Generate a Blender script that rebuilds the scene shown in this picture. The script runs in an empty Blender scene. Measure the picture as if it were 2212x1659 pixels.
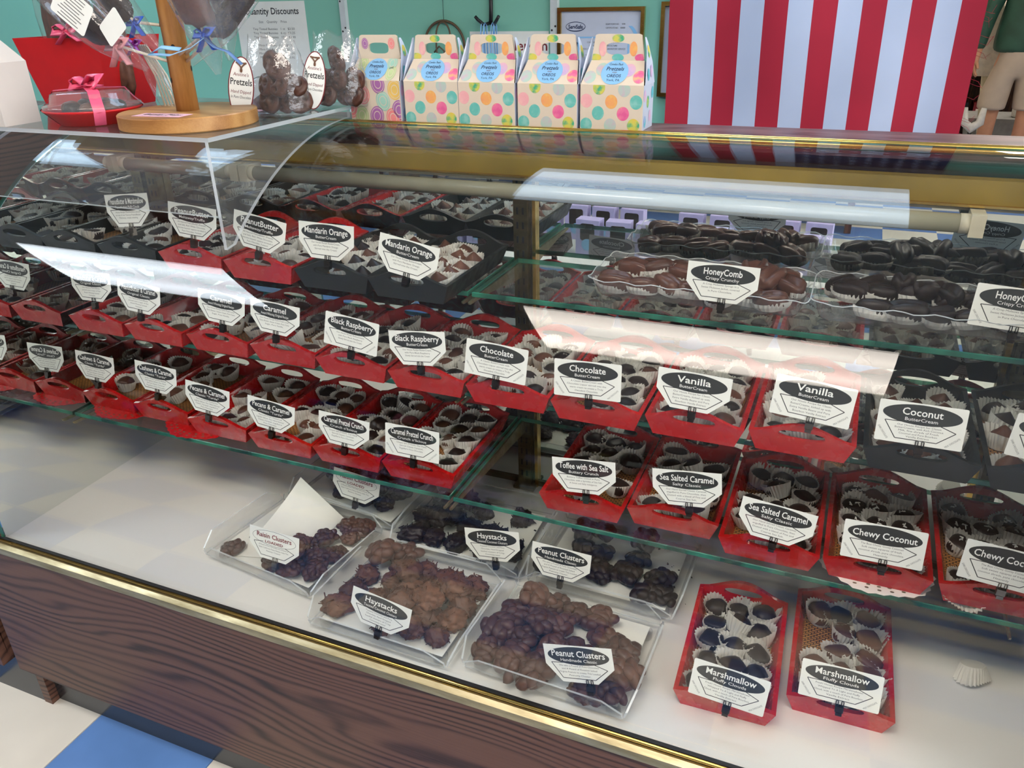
import bpy, bmesh, math, random
from mathutils import Vector, Matrix, Euler

random.seed(7)
S = bpy.context.scene
COL = S.collection
PI = math.pi

# ------------------------------------------------------------------ camera
def make_camera():
    yaw, pitch, roll, f = 0.40680071, -0.45370075, -0.02433206, 1737.73
    Rz = Matrix.Rotation(yaw, 3, 'Z')
    x = Vector((1, 0, 0)); u = Vector((0, -math.sin(pitch), math.cos(pitch))); fw = Vector((0, math.cos(pitch), math.sin(pitch)))
    x2 = math.cos(roll) * x + math.sin(roll) * u
    u2 = -math.sin(roll) * x + math.cos(roll) * u
    a, b, c = Rz @ x2, Rz @ u2, Rz @ fw
    cam = bpy.data.cameras.new('camera')
    cam.sensor_fit = 'HORIZONTAL'; cam.sensor_width = 36.0
    cam.lens = f * 36.0 / 2212.0
    cam.clip_start = 0.02; cam.clip_end = 60
    o = bpy.data.objects.new('camera', cam)
    m = Matrix(((a.x, b.x, -c.x, 0.0), (a.y, b.y, -c.y, -0.7489), (a.z, b.z, -c.z, 1.378), (0, 0, 0, 1)))
    o.matrix_world = m
    COL.objects.link(o)
    S.camera = o
make_camera()

# ------------------------------------------------------------------ world, exposure
w = bpy.data.worlds.new('world'); S.world = w; w.use_nodes = True
bg = w.node_tree.nodes['Background']
bg.inputs[0].default_value = (0.9, 0.95, 1.0, 1); bg.inputs[1].default_value = 0.35
S.view_settings.view_transform = 'Standard'
S.view_settings.look = 'None'
S.view_settings.exposure = 0.6
S.view_settings.gamma = 1.0
S.view_settings.use_curve_mapping = False
try:
    cy = S.cycles
    cy.use_denoising = True; cy.use_light_tree = False
    cy.max_bounces = 8; cy.diffuse_bounces = 3; cy.glossy_bounces = 5
    cy.use_adaptive_sampling = True; cy.adaptive_threshold = 0.03
    cy.transmission_bounces = 4; cy.transparent_max_bounces = 40
    cy.caustics_reflective = False; cy.caustics_refractive = False
    cy.sample_clamp_indirect = 6.0
except Exception:
    pass
LAMP = 10.0          # radiance of a troffer diffuser
FILL_POWER = 4.0           # radiance of the unseen fill panel added at the right

# ------------------------------------------------------------------ materials
def srgb(r, g, b):
    def f(c):
        c /= 255.0
        return c / 12.92 if c <= 0.04045 else ((c + 0.055) / 1.055) ** 2.4
    return (f(r), f(g), f(b), 1.0)

class NT:
    def __init__(s, name):
        s.m = bpy.data.materials.new(name); s.m.use_nodes = True
        s.t = s.m.node_tree; s.n = s.t.nodes; s.n.clear()
        s.out = s.n.new('ShaderNodeOutputMaterial')
    def new(s, k, **kw):
        n = s.n.new('ShaderNode' + k)
        for a, v in kw.items(): setattr(n, a, v)
        return n
    def link(s, a, b): s.t.links.new(a, b)
    def coord(s, scale=(1, 1, 1), kind='Object', rot=(0, 0, 0)):
        c = s.new('TexCoord'); mp = s.new('Mapping')
        mp.inputs['Scale'].default_value = scale; mp.inputs['Rotation'].default_value = rot
        s.link(c.outputs[kind], mp.inputs['Vector']); return mp.outputs[0]
    def ramp(s, fac, stops):
        r = s.new('ValToRGB'); el = r.color_ramp.elements
        while len(el) < len(stops): el.new(0.5)
        for e, (p, c) in zip(el, stops): e.position = p; e.color = c
        s.link(fac, r.inputs[0]); return r.outputs[0]
    def noise(s, vec, scale, detail=3, rough=0.5):
        n = s.new('TexNoise'); n.inputs['Scale'].default_value = scale; n.inputs['Detail'].default_value = detail
        n.inputs['Roughness'].default_value = rough
        s.link(vec, n.inputs['Vector']); return n.outputs['Fac']
    def math(s, op, a, b=None):
        n = s.new('Math', operation=op)
        for i, v in enumerate((a, b)):
            if v is None: continue
            if isinstance(v, (int, float)): n.inputs[i].default_value = v
            else: s.link(v, n.inputs[i])
        return n.outputs[0]
    def bump(s, h, strength=0.3, dist=0.001):
        b = s.new('Bump'); b.inputs['Strength'].default_value = strength; b.inputs['Distance'].default_value = dist
        s.link(h, b.inputs['Height']); return b.outputs[0]
    def pbsdf(s, color=None, rough=0.5, metal=0.0, spec=0.5, coat=0.0, normal=None, sss=0.0):
        p = s.new('BsdfPrincipled')
        if isinstance(color, tuple): p.inputs['Base Color'].default_value = color
        elif color is not None: s.link(color, p.inputs['Base Color'])
        if isinstance(rough, (int, float)): p.inputs['Roughness'].default_value = rough
        else: s.link(rough, p.inputs['Roughness'])
        p.inputs['Metallic'].default_value = metal
        p.inputs['Specular IOR Level'].default_value = spec
        p.inputs['Coat Weight'].default_value = coat
        if normal is not None: s.link(normal, p.inputs['Normal'])
        return p
    def done(s, sh): s.link(sh, s.out.inputs['Surface']); return s.m

def plain(name, col, rough=0.5, metal=0.0, var=0.12, scale=30, spec=0.5, coat=0.0, bump=0.0):
    t = NT(name); v = t.coord()
    n = t.noise(v, scale, 3)
    lo = tuple(c * (1 - var) for c in col[:3]) + (1,); hi = tuple(min(1, c * (1 + var)) for c in col[:3]) + (1,)
    c = t.ramp(n, [(0.3, lo), (0.7, hi)])
    nm = t.bump(n, bump, 0.001) if bump else None
    return t.done(t.pbsdf(c, rough, metal, spec, coat, nm).outputs[0])

def clear(name, tint=(1, 1, 1, 1), f0=0.04, haze=0.0, hazecol=(0.9, 0.9, 0.9, 1), rough=0.0, wav=0.0):
    """thin clear sheet: straight-through transmission plus a Fresnel reflection (same from both sides)"""
    t = NT(name)
    lw = t.new('LayerWeight'); lw.inputs[0].default_value = 0.5
    p5 = t.math('POWER', lw.outputs['Facing'], 5.0)
    fr = t.math('ADD', t.math('MULTIPLY', p5, 1 - f0), f0)
    tr = t.new('BsdfTransparent'); tr.inputs[0].default_value = tint
    gl = t.new('BsdfGlossy'); gl.inputs['Roughness'].default_value = rough
    if wav:
        gl_n = t.bump(t.noise(t.coord(), 60, 3), wav, 0.002)
        t.link(gl_n, gl.inputs['Normal'])
    mx = t.new('MixShader'); t.link(fr, mx.inputs[0]); t.link(tr.outputs[0], mx.inputs[1]); t.link(gl.outputs[0], mx.inputs[2])
    if haze:
        df = t.new('BsdfDiffuse'); df.inputs[0].default_value = hazecol
        m2 = t.new('MixShader'); m2.inputs[0].default_value = haze
        t.link(mx.outputs[0], m2.inputs[1]); t.link(df.outputs[0], m2.inputs[2])
        return t.done(m2.outputs[0])
    return t.done(mx.outputs[0])

M = {}
def wood_mat(name, lo, mid, hi, scale=(1.2, 18, 26), rough=0.4, rot=(0, 0, 0), ring=9.0):
    t = NT(name); v = t.coord(scale, rot=rot)
    n1 = t.noise(v, 1.6, 4, 0.55)
    big = t.noise(t.coord((scale[0] * .5, scale[1] * .12, scale[2] * .12), rot=rot), 2.0, 2)
    rings = t.math('SINE', t.math('MULTIPLY', big, ring * 9))
    fine = t.noise(t.coord((scale[0] * 2, scale[1] * 9, scale[2] * 9), rot=rot), 2.0, 3)
    s = t.math('ADD', t.math('MULTIPLY', rings, 0.18), t.math('ADD', t.math('MULTIPLY', n1, 0.6), t.math('MULTIPLY', fine, 0.35)))
    c = t.ramp(s, [(0.22, lo), (0.45, mid), (0.72, hi)])
    return t.done(t.pbsdf(c, rough, 0, 0.4, 0.0, t.bump(fine, 0.08, 0.0005)).outputs[0])

def laminate_mat():
    t = NT('dark_wood_laminate')
    d = t.noise(t.coord((0.55, 1, 3.2)), 2.3, 2, 0.4)
    sp = t.new('SeparateXYZ'); c = t.new('TexCoord'); t.link(c.outputs['Object'], sp.inputs[0])
    ph = t.math('ADD', t.math('MULTIPLY', sp.outputs[2], 330.0), t.math('MULTIPLY', d, 95.0))
    lines = t.math('POWER', t.math('ADD', t.math('MULTIPLY', t.math('SINE', ph), 0.5), 0.5), 2.2)
    streak = t.noise(t.coord((2.5, 1, 420)), 1.0, 2)
    fade = t.noise(t.coord((1.4, 1, 5)), 1.5, 2)
    f = t.math('ADD', t.math('MULTIPLY', lines, t.math('MULTIPLY', fade, 0.75)), t.math('MULTIPLY', streak, 0.32))
    col = t.ramp(f, [(0.10, srgb(104, 72, 58)), (0.32, srgb(88, 59, 48)), (0.60, srgb(44, 28, 24))])
    return t.done(t.pbsdf(col, 0.42, 0, 0.35).outputs[0])
M['laminate'] = laminate_mat()
M['cap'] = wood_mat('cap_wood_laminate', srgb(72, 45, 44), srgb(104, 70, 68), srgb(126, 92, 88), (1.2, 30, 30), 0.32)
M['pine'] = wood_mat('light_pine', srgb(146, 98, 52), srgb(172, 122, 68), srgb(190, 142, 86), (4, 30, 30), 0.42, (0, 0, .4), 4.0)
M['pinepost'] = wood_mat('pine_post', srgb(150, 100, 52), srgb(172, 120, 64), srgb(190, 140, 84), (30, 30, 3), 0.42, (0, 0, 0), 4.0)
M['doorwood'] = wood_mat('brown_wood', srgb(50, 28, 20), srgb(86, 52, 38), srgb(110, 70, 52), (10, 10, 1.5), 0.5)

def bamboo():
    t = NT('bamboo_weave'); v = t.coord((1, 1, 1))
    b = t.new('TexBrick'); b.inputs['Scale'].default_value = 60; b.inputs['Color1'].default_value = srgb(206, 150, 84)
    b.inputs['Color2'].default_value = srgb(188, 130, 66); b.inputs['Mortar'].default_value = srgb(60, 34, 18); b.inputs['Mortar Size'].default_value = 0.05
    t.link(v, b.inputs['Vector'])
    return t.done(t.pbsdf(b.outputs['Color'], 0.5).outputs[0])
M['bamboo'] = bamboo()

def lacquer(name, col, rough=0.25, coat=0.3):
    t = NT(name); v = t.coord()
    n = t.noise(v, 22, 4)
    c = t.ramp(n, [(0.25, tuple(x * .8 for x in col[:3]) + (1,)), (0.75, col)])
    r = t.ramp(t.noise(v, 60, 3), [(0.3, (rough * .7,) * 3 + (1,)), (0.8, (rough * 1.5,) * 3 + (1,))])
    return t.done(t.pbsdf(c, r, 0, 0.4, coat, t.bump(t.noise(v, 140, 2), 0.05, 0.0006)).outputs[0])
M['red'] = lacquer('red_lacquer', srgb(196, 22, 24))
M['black'] = lacquer('black_lacquer', srgb(17, 17, 14), 0.42, 0.06)

def brass(name, c1, c2, rough):
    t = NT(name); v = t.coord((1, 6, 6)); n = t.noise(v, 9, 5, 0.65)
    c = t.ramp(n, [(0.3, c1), (0.7, c2)])
    r = t.ramp(n, [(0.3, (rough * 1.4,) * 3 + (1,)), (0.75, (rough * .6,) * 3 + (1,))])
    return t.done(t.pbsdf(c, r, 1.0).outputs[0])
M['brass'] = brass('worn_brass', srgb(150, 138, 104), srgb(192, 180, 146), 0.42)
M['gold'] = brass('gold_trim', srgb(206, 164, 74), srgb(240, 206, 120), 0.2)
M['pilaster'] = brass('pilaster_metal', srgb(92, 84, 62), srgb(136, 124, 92), 0.4)
M['chrome'] = plain('clip_metal', srgb(120, 112, 104), 0.3, 1.0)
M['clipdark'] = plain('dark_clip_metal', srgb(62, 54, 50), 0.35, 1.0)
M['mustard'] = plain('mustard_reflector', srgb(150, 124, 40), 0.35, 0.0, 0.25, 9)
M['tube'] = plain('unlit_tube', srgb(150, 146, 124), 0.2, 0.0, 0.08, 20)
M['socket'] = plain('lamp_socket', srgb(206, 198, 172), 0.5)
M['deck'] = plain('white_deck', srgb(240, 238, 233), 0.38, 0, 0.03, 3)
M['inwall'] = plain('inner_case', srgb(110, 100, 76), 0.6)
M['kick'] = plain('black_vinyl', srgb(40, 42, 46), 0.22, 0, 0.1, 12)
M['rubber'] = plain('black_rubber', srgb(20, 20, 20), 0.5)

def mirror():
    t = NT('mirror'); g = t.new('BsdfGlossy'); g.inputs[0].default_value = (0.80, 0.83, 0.80, 1); g.inputs['Roughness'].default_value = 0.0
    return t.done(g.outputs[0])
M['mirror'] = mirror()
M['glass'] = clear('front_glass', (0.985, 0.992, 0.986, 1), 0.032)
M['shelf'] = clear('shelf_glass', (0.965, 0.985, 0.978, 1), 0.043)
M['acrylic'] = clear('acrylic', (0.975, 0.98, 0.975, 1), 0.045, 0.03)
M['acredge'] = clear('acrylic_edge', (0.93, 0.95, 0.95, 1), 0.06, 0.42, (0.86, 0.9, 0.92, 1))
M['cello'] = clear('cellophane', (0.975, 0.975, 0.975, 1), 0.07, 0.05, wav=0.9, rough=0.05)
M['plastic'] = clear('clear_plastic', (0.95, 0.955, 0.955, 1), 0.06, 0.08, rough=0.04, wav=0.25)
def edge_green():
    t = NT('glass_edge_green'); v = t.coord((6, 1, 1))
    n = t.noise(v, 3, 2)
    c = t.ramp(n, [(0.35, srgb(16, 62, 52)), (0.70, srgb(58, 150, 122))])
    p = t.pbsdf(c, 0.08)
    tr = t.new('BsdfTransparent'); tr.inputs[0].default_value = srgb(120, 190, 165)
    mx = t.new('MixShader'); mx.inputs[0].default_value = 0.72
    t.link(tr.outputs[0], mx.inputs[1]); t.link(p.outputs[0], mx.inputs[2])
    return t.done(mx.outputs[0])
M['edge'] = edge_green()

def choc(name, c1, c2, rough=0.32):
    t = NT(name); v = t.coord(); n = t.noise(v, 90, 4, 0.6)
    oi = t.new('ObjectInfo')
    c = t.ramp(n, [(0.3, c1), (0.72, c2)])
    hs = t.new('HueSaturation'); t.link(c, hs.inputs['Color'])
    t.link(t.math('ADD', t.math('MULTIPLY', oi.outputs['Random'], 0.5), 0.75), hs.inputs['Value'])
    return t.done(t.pbsdf(hs.outputs[0], rough, 0, 0.3, 0.0, t.bump(n, 0.25, 0.0008)).outputs[0])
M['milk'] = choc('milk_chocolate', srgb(78, 47, 35), srgb(104, 66, 50), 0.42)
M['dark'] = choc('dark_chocolate', srgb(26, 17, 15), srgb(45, 30, 26), 0.4)
M['hay'] = choc('haystack_chocolate', srgb(74, 47, 36), srgb(112, 74, 54), 0.45)
M['cluster'] = choc('cluster_chocolate', srgb(62, 38, 32), srgb(92, 60, 48), 0.34)
M['honey'] = choc('honeycomb_chocolate', srgb(74, 46, 38), srgb(104, 68, 56), 0.28)
M['ink'] = plain('black_ink', srgb(44, 46, 46), 0.6, 0, 0.02)
M['grey'] = plain('grey_ink', srgb(96, 96, 94), 0.7, 0, 0.02)
M['white'] = plain('white_ink', srgb(244, 244, 238), 0.6, 0, 0.01)
M['card'] = plain('card_stock', srgb(238, 238, 230), 0.45, 0, 0.02)
M['maroon'] = plain('maroon_ink', srgb(120, 28, 36), 0.6, 0, 0.02)
M['blueink'] = plain('navy_ink', srgb(34, 48, 88), 0.6, 0, 0.02)
def paper():
    t = NT('fluted_paper'); d = t.new('BsdfDiffuse'); d.inputs[0].default_value = srgb(240, 238, 230)
    l = t.new('BsdfTranslucent'); l.inputs[0].default_value = srgb(236, 232, 222)
    mx = t.new('MixShader'); mx.inputs[0].default_value = 0.32
    t.link(d.outputs[0], mx.inputs[1]); t.link(l.outputs[0], mx.inputs[2]); return t.done(mx.outputs[0])
M['paper'] = paper()
M['mint'] = plain('mint_wall_paint', srgb(130, 194, 172), 0.55, 0, 0.04, 2)
M['cream'] = plain('cream_wall_paint', srgb(226, 216, 196), 0.7, 0, 0.04, 2)
M['shopwall'] = plain('brown_panelling', srgb(118, 98, 84), 0.6, 0, 0.15, 3)
M['ceil'] = plain('ceiling_white', srgb(206, 206, 200), 0.8, 0, 0.05, 30)
M['brownwall'] = plain('brown_wall', srgb(120, 84, 62), 0.7, 0, 0.3, 6)
M['wtile'] = plain('white_floor_tile', srgb(226, 220, 208), 0.3, 0, 0.06, 5)
M['btile'] = plain('blue_floor_tile', srgb(98, 138, 198), 0.28, 0, 0.10, 7)
M['fred'] = plain('flag_red', srgb(168, 22, 46), 0.8, 0, 0.08, 6)
M['fwhite'] = plain('flag_white', srgb(184, 192, 212), 0.8, 0, 0.04, 6)
M['fblue'] = plain('flag_blue', srgb(30, 42, 78), 0.8, 0, 0.1, 6)

def lamp(name, col, power):
    t = NT(name); c = t.new('TexCoord'); sp = t.new('SeparateXYZ'); t.link(c.outputs['Object'], sp.inputs[0])
    a = t.math('ABSOLUTE', sp.outputs[1])
    d = t.math('ABSOLUTE', t.math('SUBTRACT', a, 0.15))
    g = t.math('POWER', t.math('MAXIMUM', t.math('SUBTRACT', 1.0, t.math('MULTIPLY', d, 6.0)), 0.0), 1.6)
    st = t.math('MULTIPLY', t.math('ADD', t.math('MULTIPLY', g, 0.5), 0.78), power)
    e = t.new('Emission'); e.inputs[0].default_value = col; t.link(st, e.inputs[1])
    return t.done(e.outputs[0])
M['lamp_staff'] = lamp('troffer_cool', (0.56, 0.76, 1.0, 1), LAMP * .52)
M['lamp_shop'] = lamp('troffer_warm', (1.0, 0.90, 0.80, 1), LAMP)
M['lamp_left'] = lamp('troffer_day', (0.84, 0.92, 1.0, 1), LAMP * 1.05)
def fill_glow():
    t = NT('fill_pane'); e = t.new('Emission'); e.inputs[0].default_value = (0.92, 0.96, 1.0, 1); e.inputs[1].default_value = FILL_POWER
    return t.done(e.outputs[0])
M['fill_glow'] = fill_glow()

# ------------------------------------------------------------------ geometry helpers
class B:
    """collects geometry for one mesh"""
    def __init__(s): s.v = []; s.f = []; s.mi = []; s.sm = []
    def add(s, vs, fs, mi=0, smooth=False, mat=None):
        k = len(s.v)
        if mat is not None: vs = [mat @ Vector(p) for p in vs]
        s.v += [tuple(p) for p in vs]
        for f in fs: s.f.append(tuple(i + k for i in f)); s.mi.append(mi); s.sm.append(smooth)
        return s
    def box(s, x0, x1, y0, y1, z0, z1, mi=0, mat=None):
        vs = [(x0, y0, z0), (x1, y0, z0), (x1, y1, z0), (x0, y1, z0), (x0, y0, z1), (x1, y0, z1), (x1, y1, z1), (x0, y1, z1)]
        return s.add(vs, [(0, 3, 2, 1), (4, 5, 6, 7), (0, 1, 5, 4), (1, 2, 6, 5), (2, 3, 7, 6), (3, 0, 4, 7)], mi, False, mat)
    def hexa(s, lo, hi, mi=0):
        """8 corners: bottom loop, top loop"""
        return s.add(list(lo) + list(hi), [(0, 3, 2, 1), (4, 5, 6, 7), (0, 1, 5, 4), (1, 2, 6, 5), (2, 3, 7, 6), (3, 0, 4, 7)], mi)
    def tube(s, path, r, n=8, mi=0, cap=True, flat=None):
        P = [Vector(p) for p in path]; rings = []
        rr = r if isinstance(r, (list, tuple)) else [r] * len(P)
        up = None
        for i, p in enumerate(P):
            d = (P[min(i + 1, len(P) - 1)] - P[max(i - 1, 0)]).normalized()
            if up is None:
                up = Vector((0, 0, 1)) if abs(d.z) < .9 else Vector((1, 0, 0))
            a = d.cross(up)
            if a.length < 1e-4: a = d.cross(Vector((0, 1, 0)))
            a.normalize(); b = a.cross(d).normalized(); up = b
            fl = flat if flat else 1.0
            rings.append([p + (a * math.cos(2 * PI * k / n) + b * math.sin(2 * PI * k / n) * fl) * rr[i] for k in range(n)])
        k0 = len(s.v); vs = [q for r_ in rings for q in r_]
        fs = []
        for i in range(len(P) - 1):
            for k in range(n):
                fs.append((i * n + k, i * n + (k + 1) % n, (i + 1) * n + (k + 1) % n, (i + 1) * n + k))
        if cap: fs += [tuple(range(n - 1, -1, -1)), tuple((len(P) - 1) * n + k for k in range(n))]
        return s.add(vs, fs, mi, True)
    def lathe(s, prof, n=24, mi=0, cx=0, cy=0, smooth=True, close=True, sx=1, sy=1):
        vs = []; fs = []
        for r, z in prof:
            for k in range(n): vs.append((cx + r * sx * math.cos(2 * PI * k / n), cy + r * sy * math.sin(2 * PI * k / n), z))
        for i in range(len(prof) - 1):
            for k in range(n): fs.append((i * n + k, i * n + (k + 1) % n, (i + 1) * n + (k + 1) % n, (i + 1) * n + k))
        if close: fs += [tuple(range(n - 1, -1, -1)), tuple((len(prof) - 1) * n + k for k in range(n))]
        return s.add(vs, fs, mi, smooth)
    def ngon(s, pts, mi=0): return s.add(pts, [tuple(range(len(pts)))], mi)
    def prism(s, poly, t0, t1, ax='y', mi=0):
        """extrude a 2-D outline (u, w) between t0 and t1 along an axis"""
        def q(u, w_, t): return {'y': (u, t, w_), 'x': (t, u, w_), 'z': (u, w_, t)}[ax]
        n = len(poly); vs = [q(u, w_, t0) for u, w_ in poly] + [q(u, w_, t1) for u, w_ in poly]
        fs = [tuple(range(n)), tuple(range(2 * n - 1, n - 1, -1))] + [(i, i + n, (i + 1) % n + n, (i + 1) % n) for i in range(n)]
        return s.add(vs, fs, mi)
    def ringplate(s, outer, inner, q0, q1, mi=0):
        """plate with a hole: outer/inner loops of equal length, q0/q1 map (u,w)->xyz front and back"""
        n = len(outer)
        vs = [q0(*p) for p in outer] + [q0(*p) for p in inner] + [q1(*p) for p in outer] + [q1(*p) for p in inner]
        fs = []
        for i in range(n):
            j = (i + 1) % n
            fs += [(i, j, n + j, n + i), (2 * n + j, 2 * n + i, 3 * n + i, 3 * n + j), (i, 2 * n + i, 2 * n + j, j), (n + j, 3 * n + j, 3 * n + i, n + i)]
        return s.add(vs, fs, mi)
    def mesh(s, name, mats):
        me = bpy.data.meshes.new(name)
        me.from_pydata(s.v, [], s.f)
        for m in (mats if isinstance(mats, (list, tuple)) else [mats]):
            me.materials.append(M[m] if isinstance(m, str) else m)
        me.polygons.foreach_set('material_index', s.mi); me.polygons.foreach_set('use_smooth', s.sm)
        me.update(); return me

def fixn(me):
    bm = bmesh.new(); bm.from_mesh(me); bmesh.ops.recalc_face_normals(bm, faces=bm.faces); bm.to_mesh(me); bm.free(); return me

def ob(name, data, parent=None, loc=None, rot=None, scale=None):
    o = bpy.data.objects.new(name, data); COL.objects.link(o)
    if parent is not None: o.parent = parent
    if loc is not None: o.location = loc
    if rot is not None: o.rotation_euler = rot
    if scale is not None: o.scale = scale
    return o
def tag(o, label, cat, group=None, kind=None):
    o['label'] = label
    if cat: o['category'] = cat
    if group: o['group'] = group
    if kind: o['kind'] = kind
    return o
def thing(name, label, cat, loc=(0, 0, 0), rot=None, group=None):
    return tag(ob(name, None, None, loc, rot), label, cat, group)
def part(name, b, mats, parent, loc=None, rot=None, fix=False):
    me = b.mesh(name, mats)
    if fix: fixn(me)
    return ob(name, me, parent, loc, rot)
def struct(name, b, mats, label, fix=False):
    o = part(name, b, mats, None, fix=fix); return tag(o, label, None, None, 'structure')
def rrect(w_, h_, r, n=5, cx=0, cy=0):
    out = []
    for (sx, sy, a0) in ((1, 1, 0), (-1, 1, 90), (-1, -1, 180), (1, -1, 270)):
        for i in range(n + 1):
            a = math.radians(a0 + 90 * i / n)
            out.append((cx + sx * (w_ / 2 - r) + r * math.cos(a), cy + sy * (h_ / 2 - r) + r * math.sin(a)))
    return out
def ellipse(rx, ry, n=20, cx=0, cy=0, rot=0):
    c, s_ = math.cos(rot), math.sin(rot); o = []
    for i in range(n):
        a = 2 * PI * i / n; x, y = rx * math.cos(a), ry * math.sin(a); o.append((cx + x * c - y * s_, cy + x * s_ + y * c))
    return o

# ------------------------------------------------------------------ lettering
_tc = {}
def glyphs(txt, bold=0.0):
    key = (txt, bold)
    if key in _tc: return _tc[key]
    cu = bpy.data.curves.new('lettering_source', 'FONT'); cu.body = txt; cu.size = 1.0; cu.resolution_u = 2; cu.align_x = 'CENTER'; cu.fill_mode = 'FRONT'; cu.offset = bold
    o = bpy.data.objects.new('lettering_source', cu); COL.objects.link(o)
    me = bpy.data.meshes.new_from_object(o)
    vs = [tuple(v.co) for v in me.vertices]; fs = [tuple(p.vertices) for p in me.polygons]
    bpy.data.objects.remove(o); bpy.data.curves.remove(cu); bpy.data.meshes.remove(me)
    xs = [v[0] for v in vs] or [0]
    _tc[key] = (vs, fs, max(xs) - min(xs)); return _tc[key]
def text(b, txt, cx, cy, h, mi=0, width=None, rot=0.0, d=0.0, bold=0.012, q=None, shear=0.0):
    """write txt centred on (cx, cy) in the (u, w) plane, letter height about h; width squeezes or stretches"""
    if not txt: return
    vs, fs, w0 = glyphs(txt, bold)
    sx = h * 1.35; sy = h * 1.35
    if width is not None: sx = min(width / max(w0, 1e-6), sx * 1.25)
    c, s_ = math.cos(rot), math.sin(rot); out = []
    q = q or (lambda u, w_, t: (u, -t, w_))
    for x, y, _ in vs:
        y -= 0.35; x, y = (x + shear * y) * sx, y * sy
        out.append(q(cx + x * c - y * s_, cy + x * s_ + y * c, d))
    b.add(out, fs, mi)
# ------------------------------------------------------------------ the room
XM = -1.385      # mirrored left end of the case
XE = 0.350       # right end
YM = 0.550       # mirror at the back
ZD = 0.467       # deck
ZA, ZB, ZC = 0.955, 0.800, 0.635
CEIL = 2.5
WY = 2.0         # mint wall behind the counter

b = B(); b.box(-6, 4.6, -6, 9, -0.06, -0.004)
t = NT('checker_floor'); ck = t.new('TexChecker'); ck.inputs['Scale'].default_value = 1 / 0.3048
mp = t.new('Mapping'); tc = t.new('TexCoord'); t.link(tc.outputs['Object'], mp.inputs[0]); mp.inputs['Location'].default_value = (1.323 + 3.048, -0.0746 + 3.048, 0.15)
t.link(mp.outputs[0], ck.inputs['Vector']); ck.inputs[1].default_value = srgb(226, 220, 208); ck.inputs[2].default_value = srgb(84, 126, 192)
fl = struct('floor', b, t.done(t.pbsdf(ck.outputs[0], 0.3).outputs[0]), 'shop floor of white and blue square vinyl tiles')
TS = 0.3048
tb = B(); g = 0.0006
tb.hexa([(g, g, -0.004), (TS - g, g, -0.004), (TS - g, TS - g, -0.004), (g, TS - g, -0.004)], [(g + .001, g + .001, 0), (TS - g - .001, g + .001, 0), (TS - g - .001, TS - g - .001, 0), (g + .001, TS - g - .001, 0)])
tmw = tb.mesh('tile', 'wtile'); tmb = tb.mesh('tile', 'btile')
for i in range(-8, 6):
    for j in range(-8, 1):
        ob('tile', tmb if (i + j) % 2 == 0 else tmw, fl, (-1.323 + i * TS, -0.2302 + j * TS, 0))

b = B(); b.box(-6, 4.6, -6, 9, CEIL, CEIL + .05); struct('ceiling', b, 'ceil', 'white shop ceiling')
b = B(); b.box(-6, 0.10, WY, WY + .1, 0, CEIL); struct('wall_back', b, 'mint', 'mint green wall behind the counter')
b = B(); b.box(0.10, 1.9, WY, WY + .1, 2.1, CEIL); b.box(1.9, 4.6, WY, WY + .1, 0, CEIL); struct('wall_doorway', b, 'mint', 'mint green wall around the doorway')
b = B(); b.box(-6.1, -6, -6, 9, 0, CEIL); struct('wall_left', b, 'shopwall', 'brown panelled wall at the left of the shop')
b = B(); b.box(4.6, 4.7, -6, 9, 0, .5); b.box(4.6, 4.7, -6, 9, 2.35, CEIL); b.box(4.6, 4.7, 1.5, 9, .5, 2.35); b.box(4.6, 4.7, -6, -5.5, .5, 2.35); struct('wall_right', b, 'cream', 'cream wall at the right of the shop')
b = B(); b.box(4.66, 4.68, -5.5, 1.5, .5, 2.35); wn = struct('fill_panel', b, 'fill_glow', 'large daylit shop window in the right wall')  # unseen emissive panel, added to brighten the floor and deck from the right
for y in (-5.5, -3.75, -2.0, -.25, 1.46): b = B(); b.box(4.6, 4.66, y, y + .04, .5, 2.35); part('fill_panel_frame', b, 'kick', wn)
b = B(); b.box(-6, 4.6, -6.1, -6, 0, CEIL); struct('wall_front', b, 'shopwall', 'brown panelled wall across the shop')
b = B(); b.box(-6, 4.6, 8.9, 9, 0, CEIL); struct('wall_stockroom', b, 'brownwall', 'brown wall at the back of the stockroom')
b = B(); b.box(-6, 0.10, 8.0, 8.1, 0, CEIL); b.box(0.10, .16, WY + .1, 8.1, 0, CEIL); struct('wall_partition', b, 'cream', 'partition wall beside the stockroom')

def troffer(x, y, label, lm='lamp_shop'):
    tr = thing('ceiling_light', label, 'light', (x, y, CEIL), None, 'fluorescent troffers in the ceiling')
    f = B()
    for (x0, x1, y0, y1) in ((-.61, .61, -.305, -.29), (-.61, .61, .29, .305), (-.61, -.595, -.29, .29), (.595, .61, -.29, .29)): f.box(x0, x1, y0, y1, -.02, 0)
    part('frame', f, 'ceil', tr)
    d = B(); d.box(-.595, .595, -.29, .29, -.014, -.004); part('diffuser', d, lm, tr)
for (x, y, s_) in ((-.44, 1.06, 'over the staff side behind the gable boxes'), (-.40, -.86, 'over the customer side in front of the case'), (-2.9, -.87, 'over the customer side left of the case'),
                (-2.9, 1.06, 'over the staff side left of the flag'), (-5.2, -.87, 'far left over the customer side'), (2.1, -.86, 'over the customer side right of the case'), (2.1, 1.06, 'over the staff side near the doorway'),
                (4.0, -.86, 'at the far right by the shop window'), (2.1, -2.75, 'behind the photographer at the right'), (4.0, -2.75, 'in the far right corner by the window'), (1.3, 4.2, 'in the stockroom near the door'), (1.3, 6.9, 'at the back of the stockroom')):  # first three on this line are unseen additions to brighten the floor
    troffer(x, y, 'white fluorescent ceiling light ' + s_, 'lamp_staff' if 0 < y < 2 else 'lamp_left' if x < -1 else 'lamp_shop')

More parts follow.
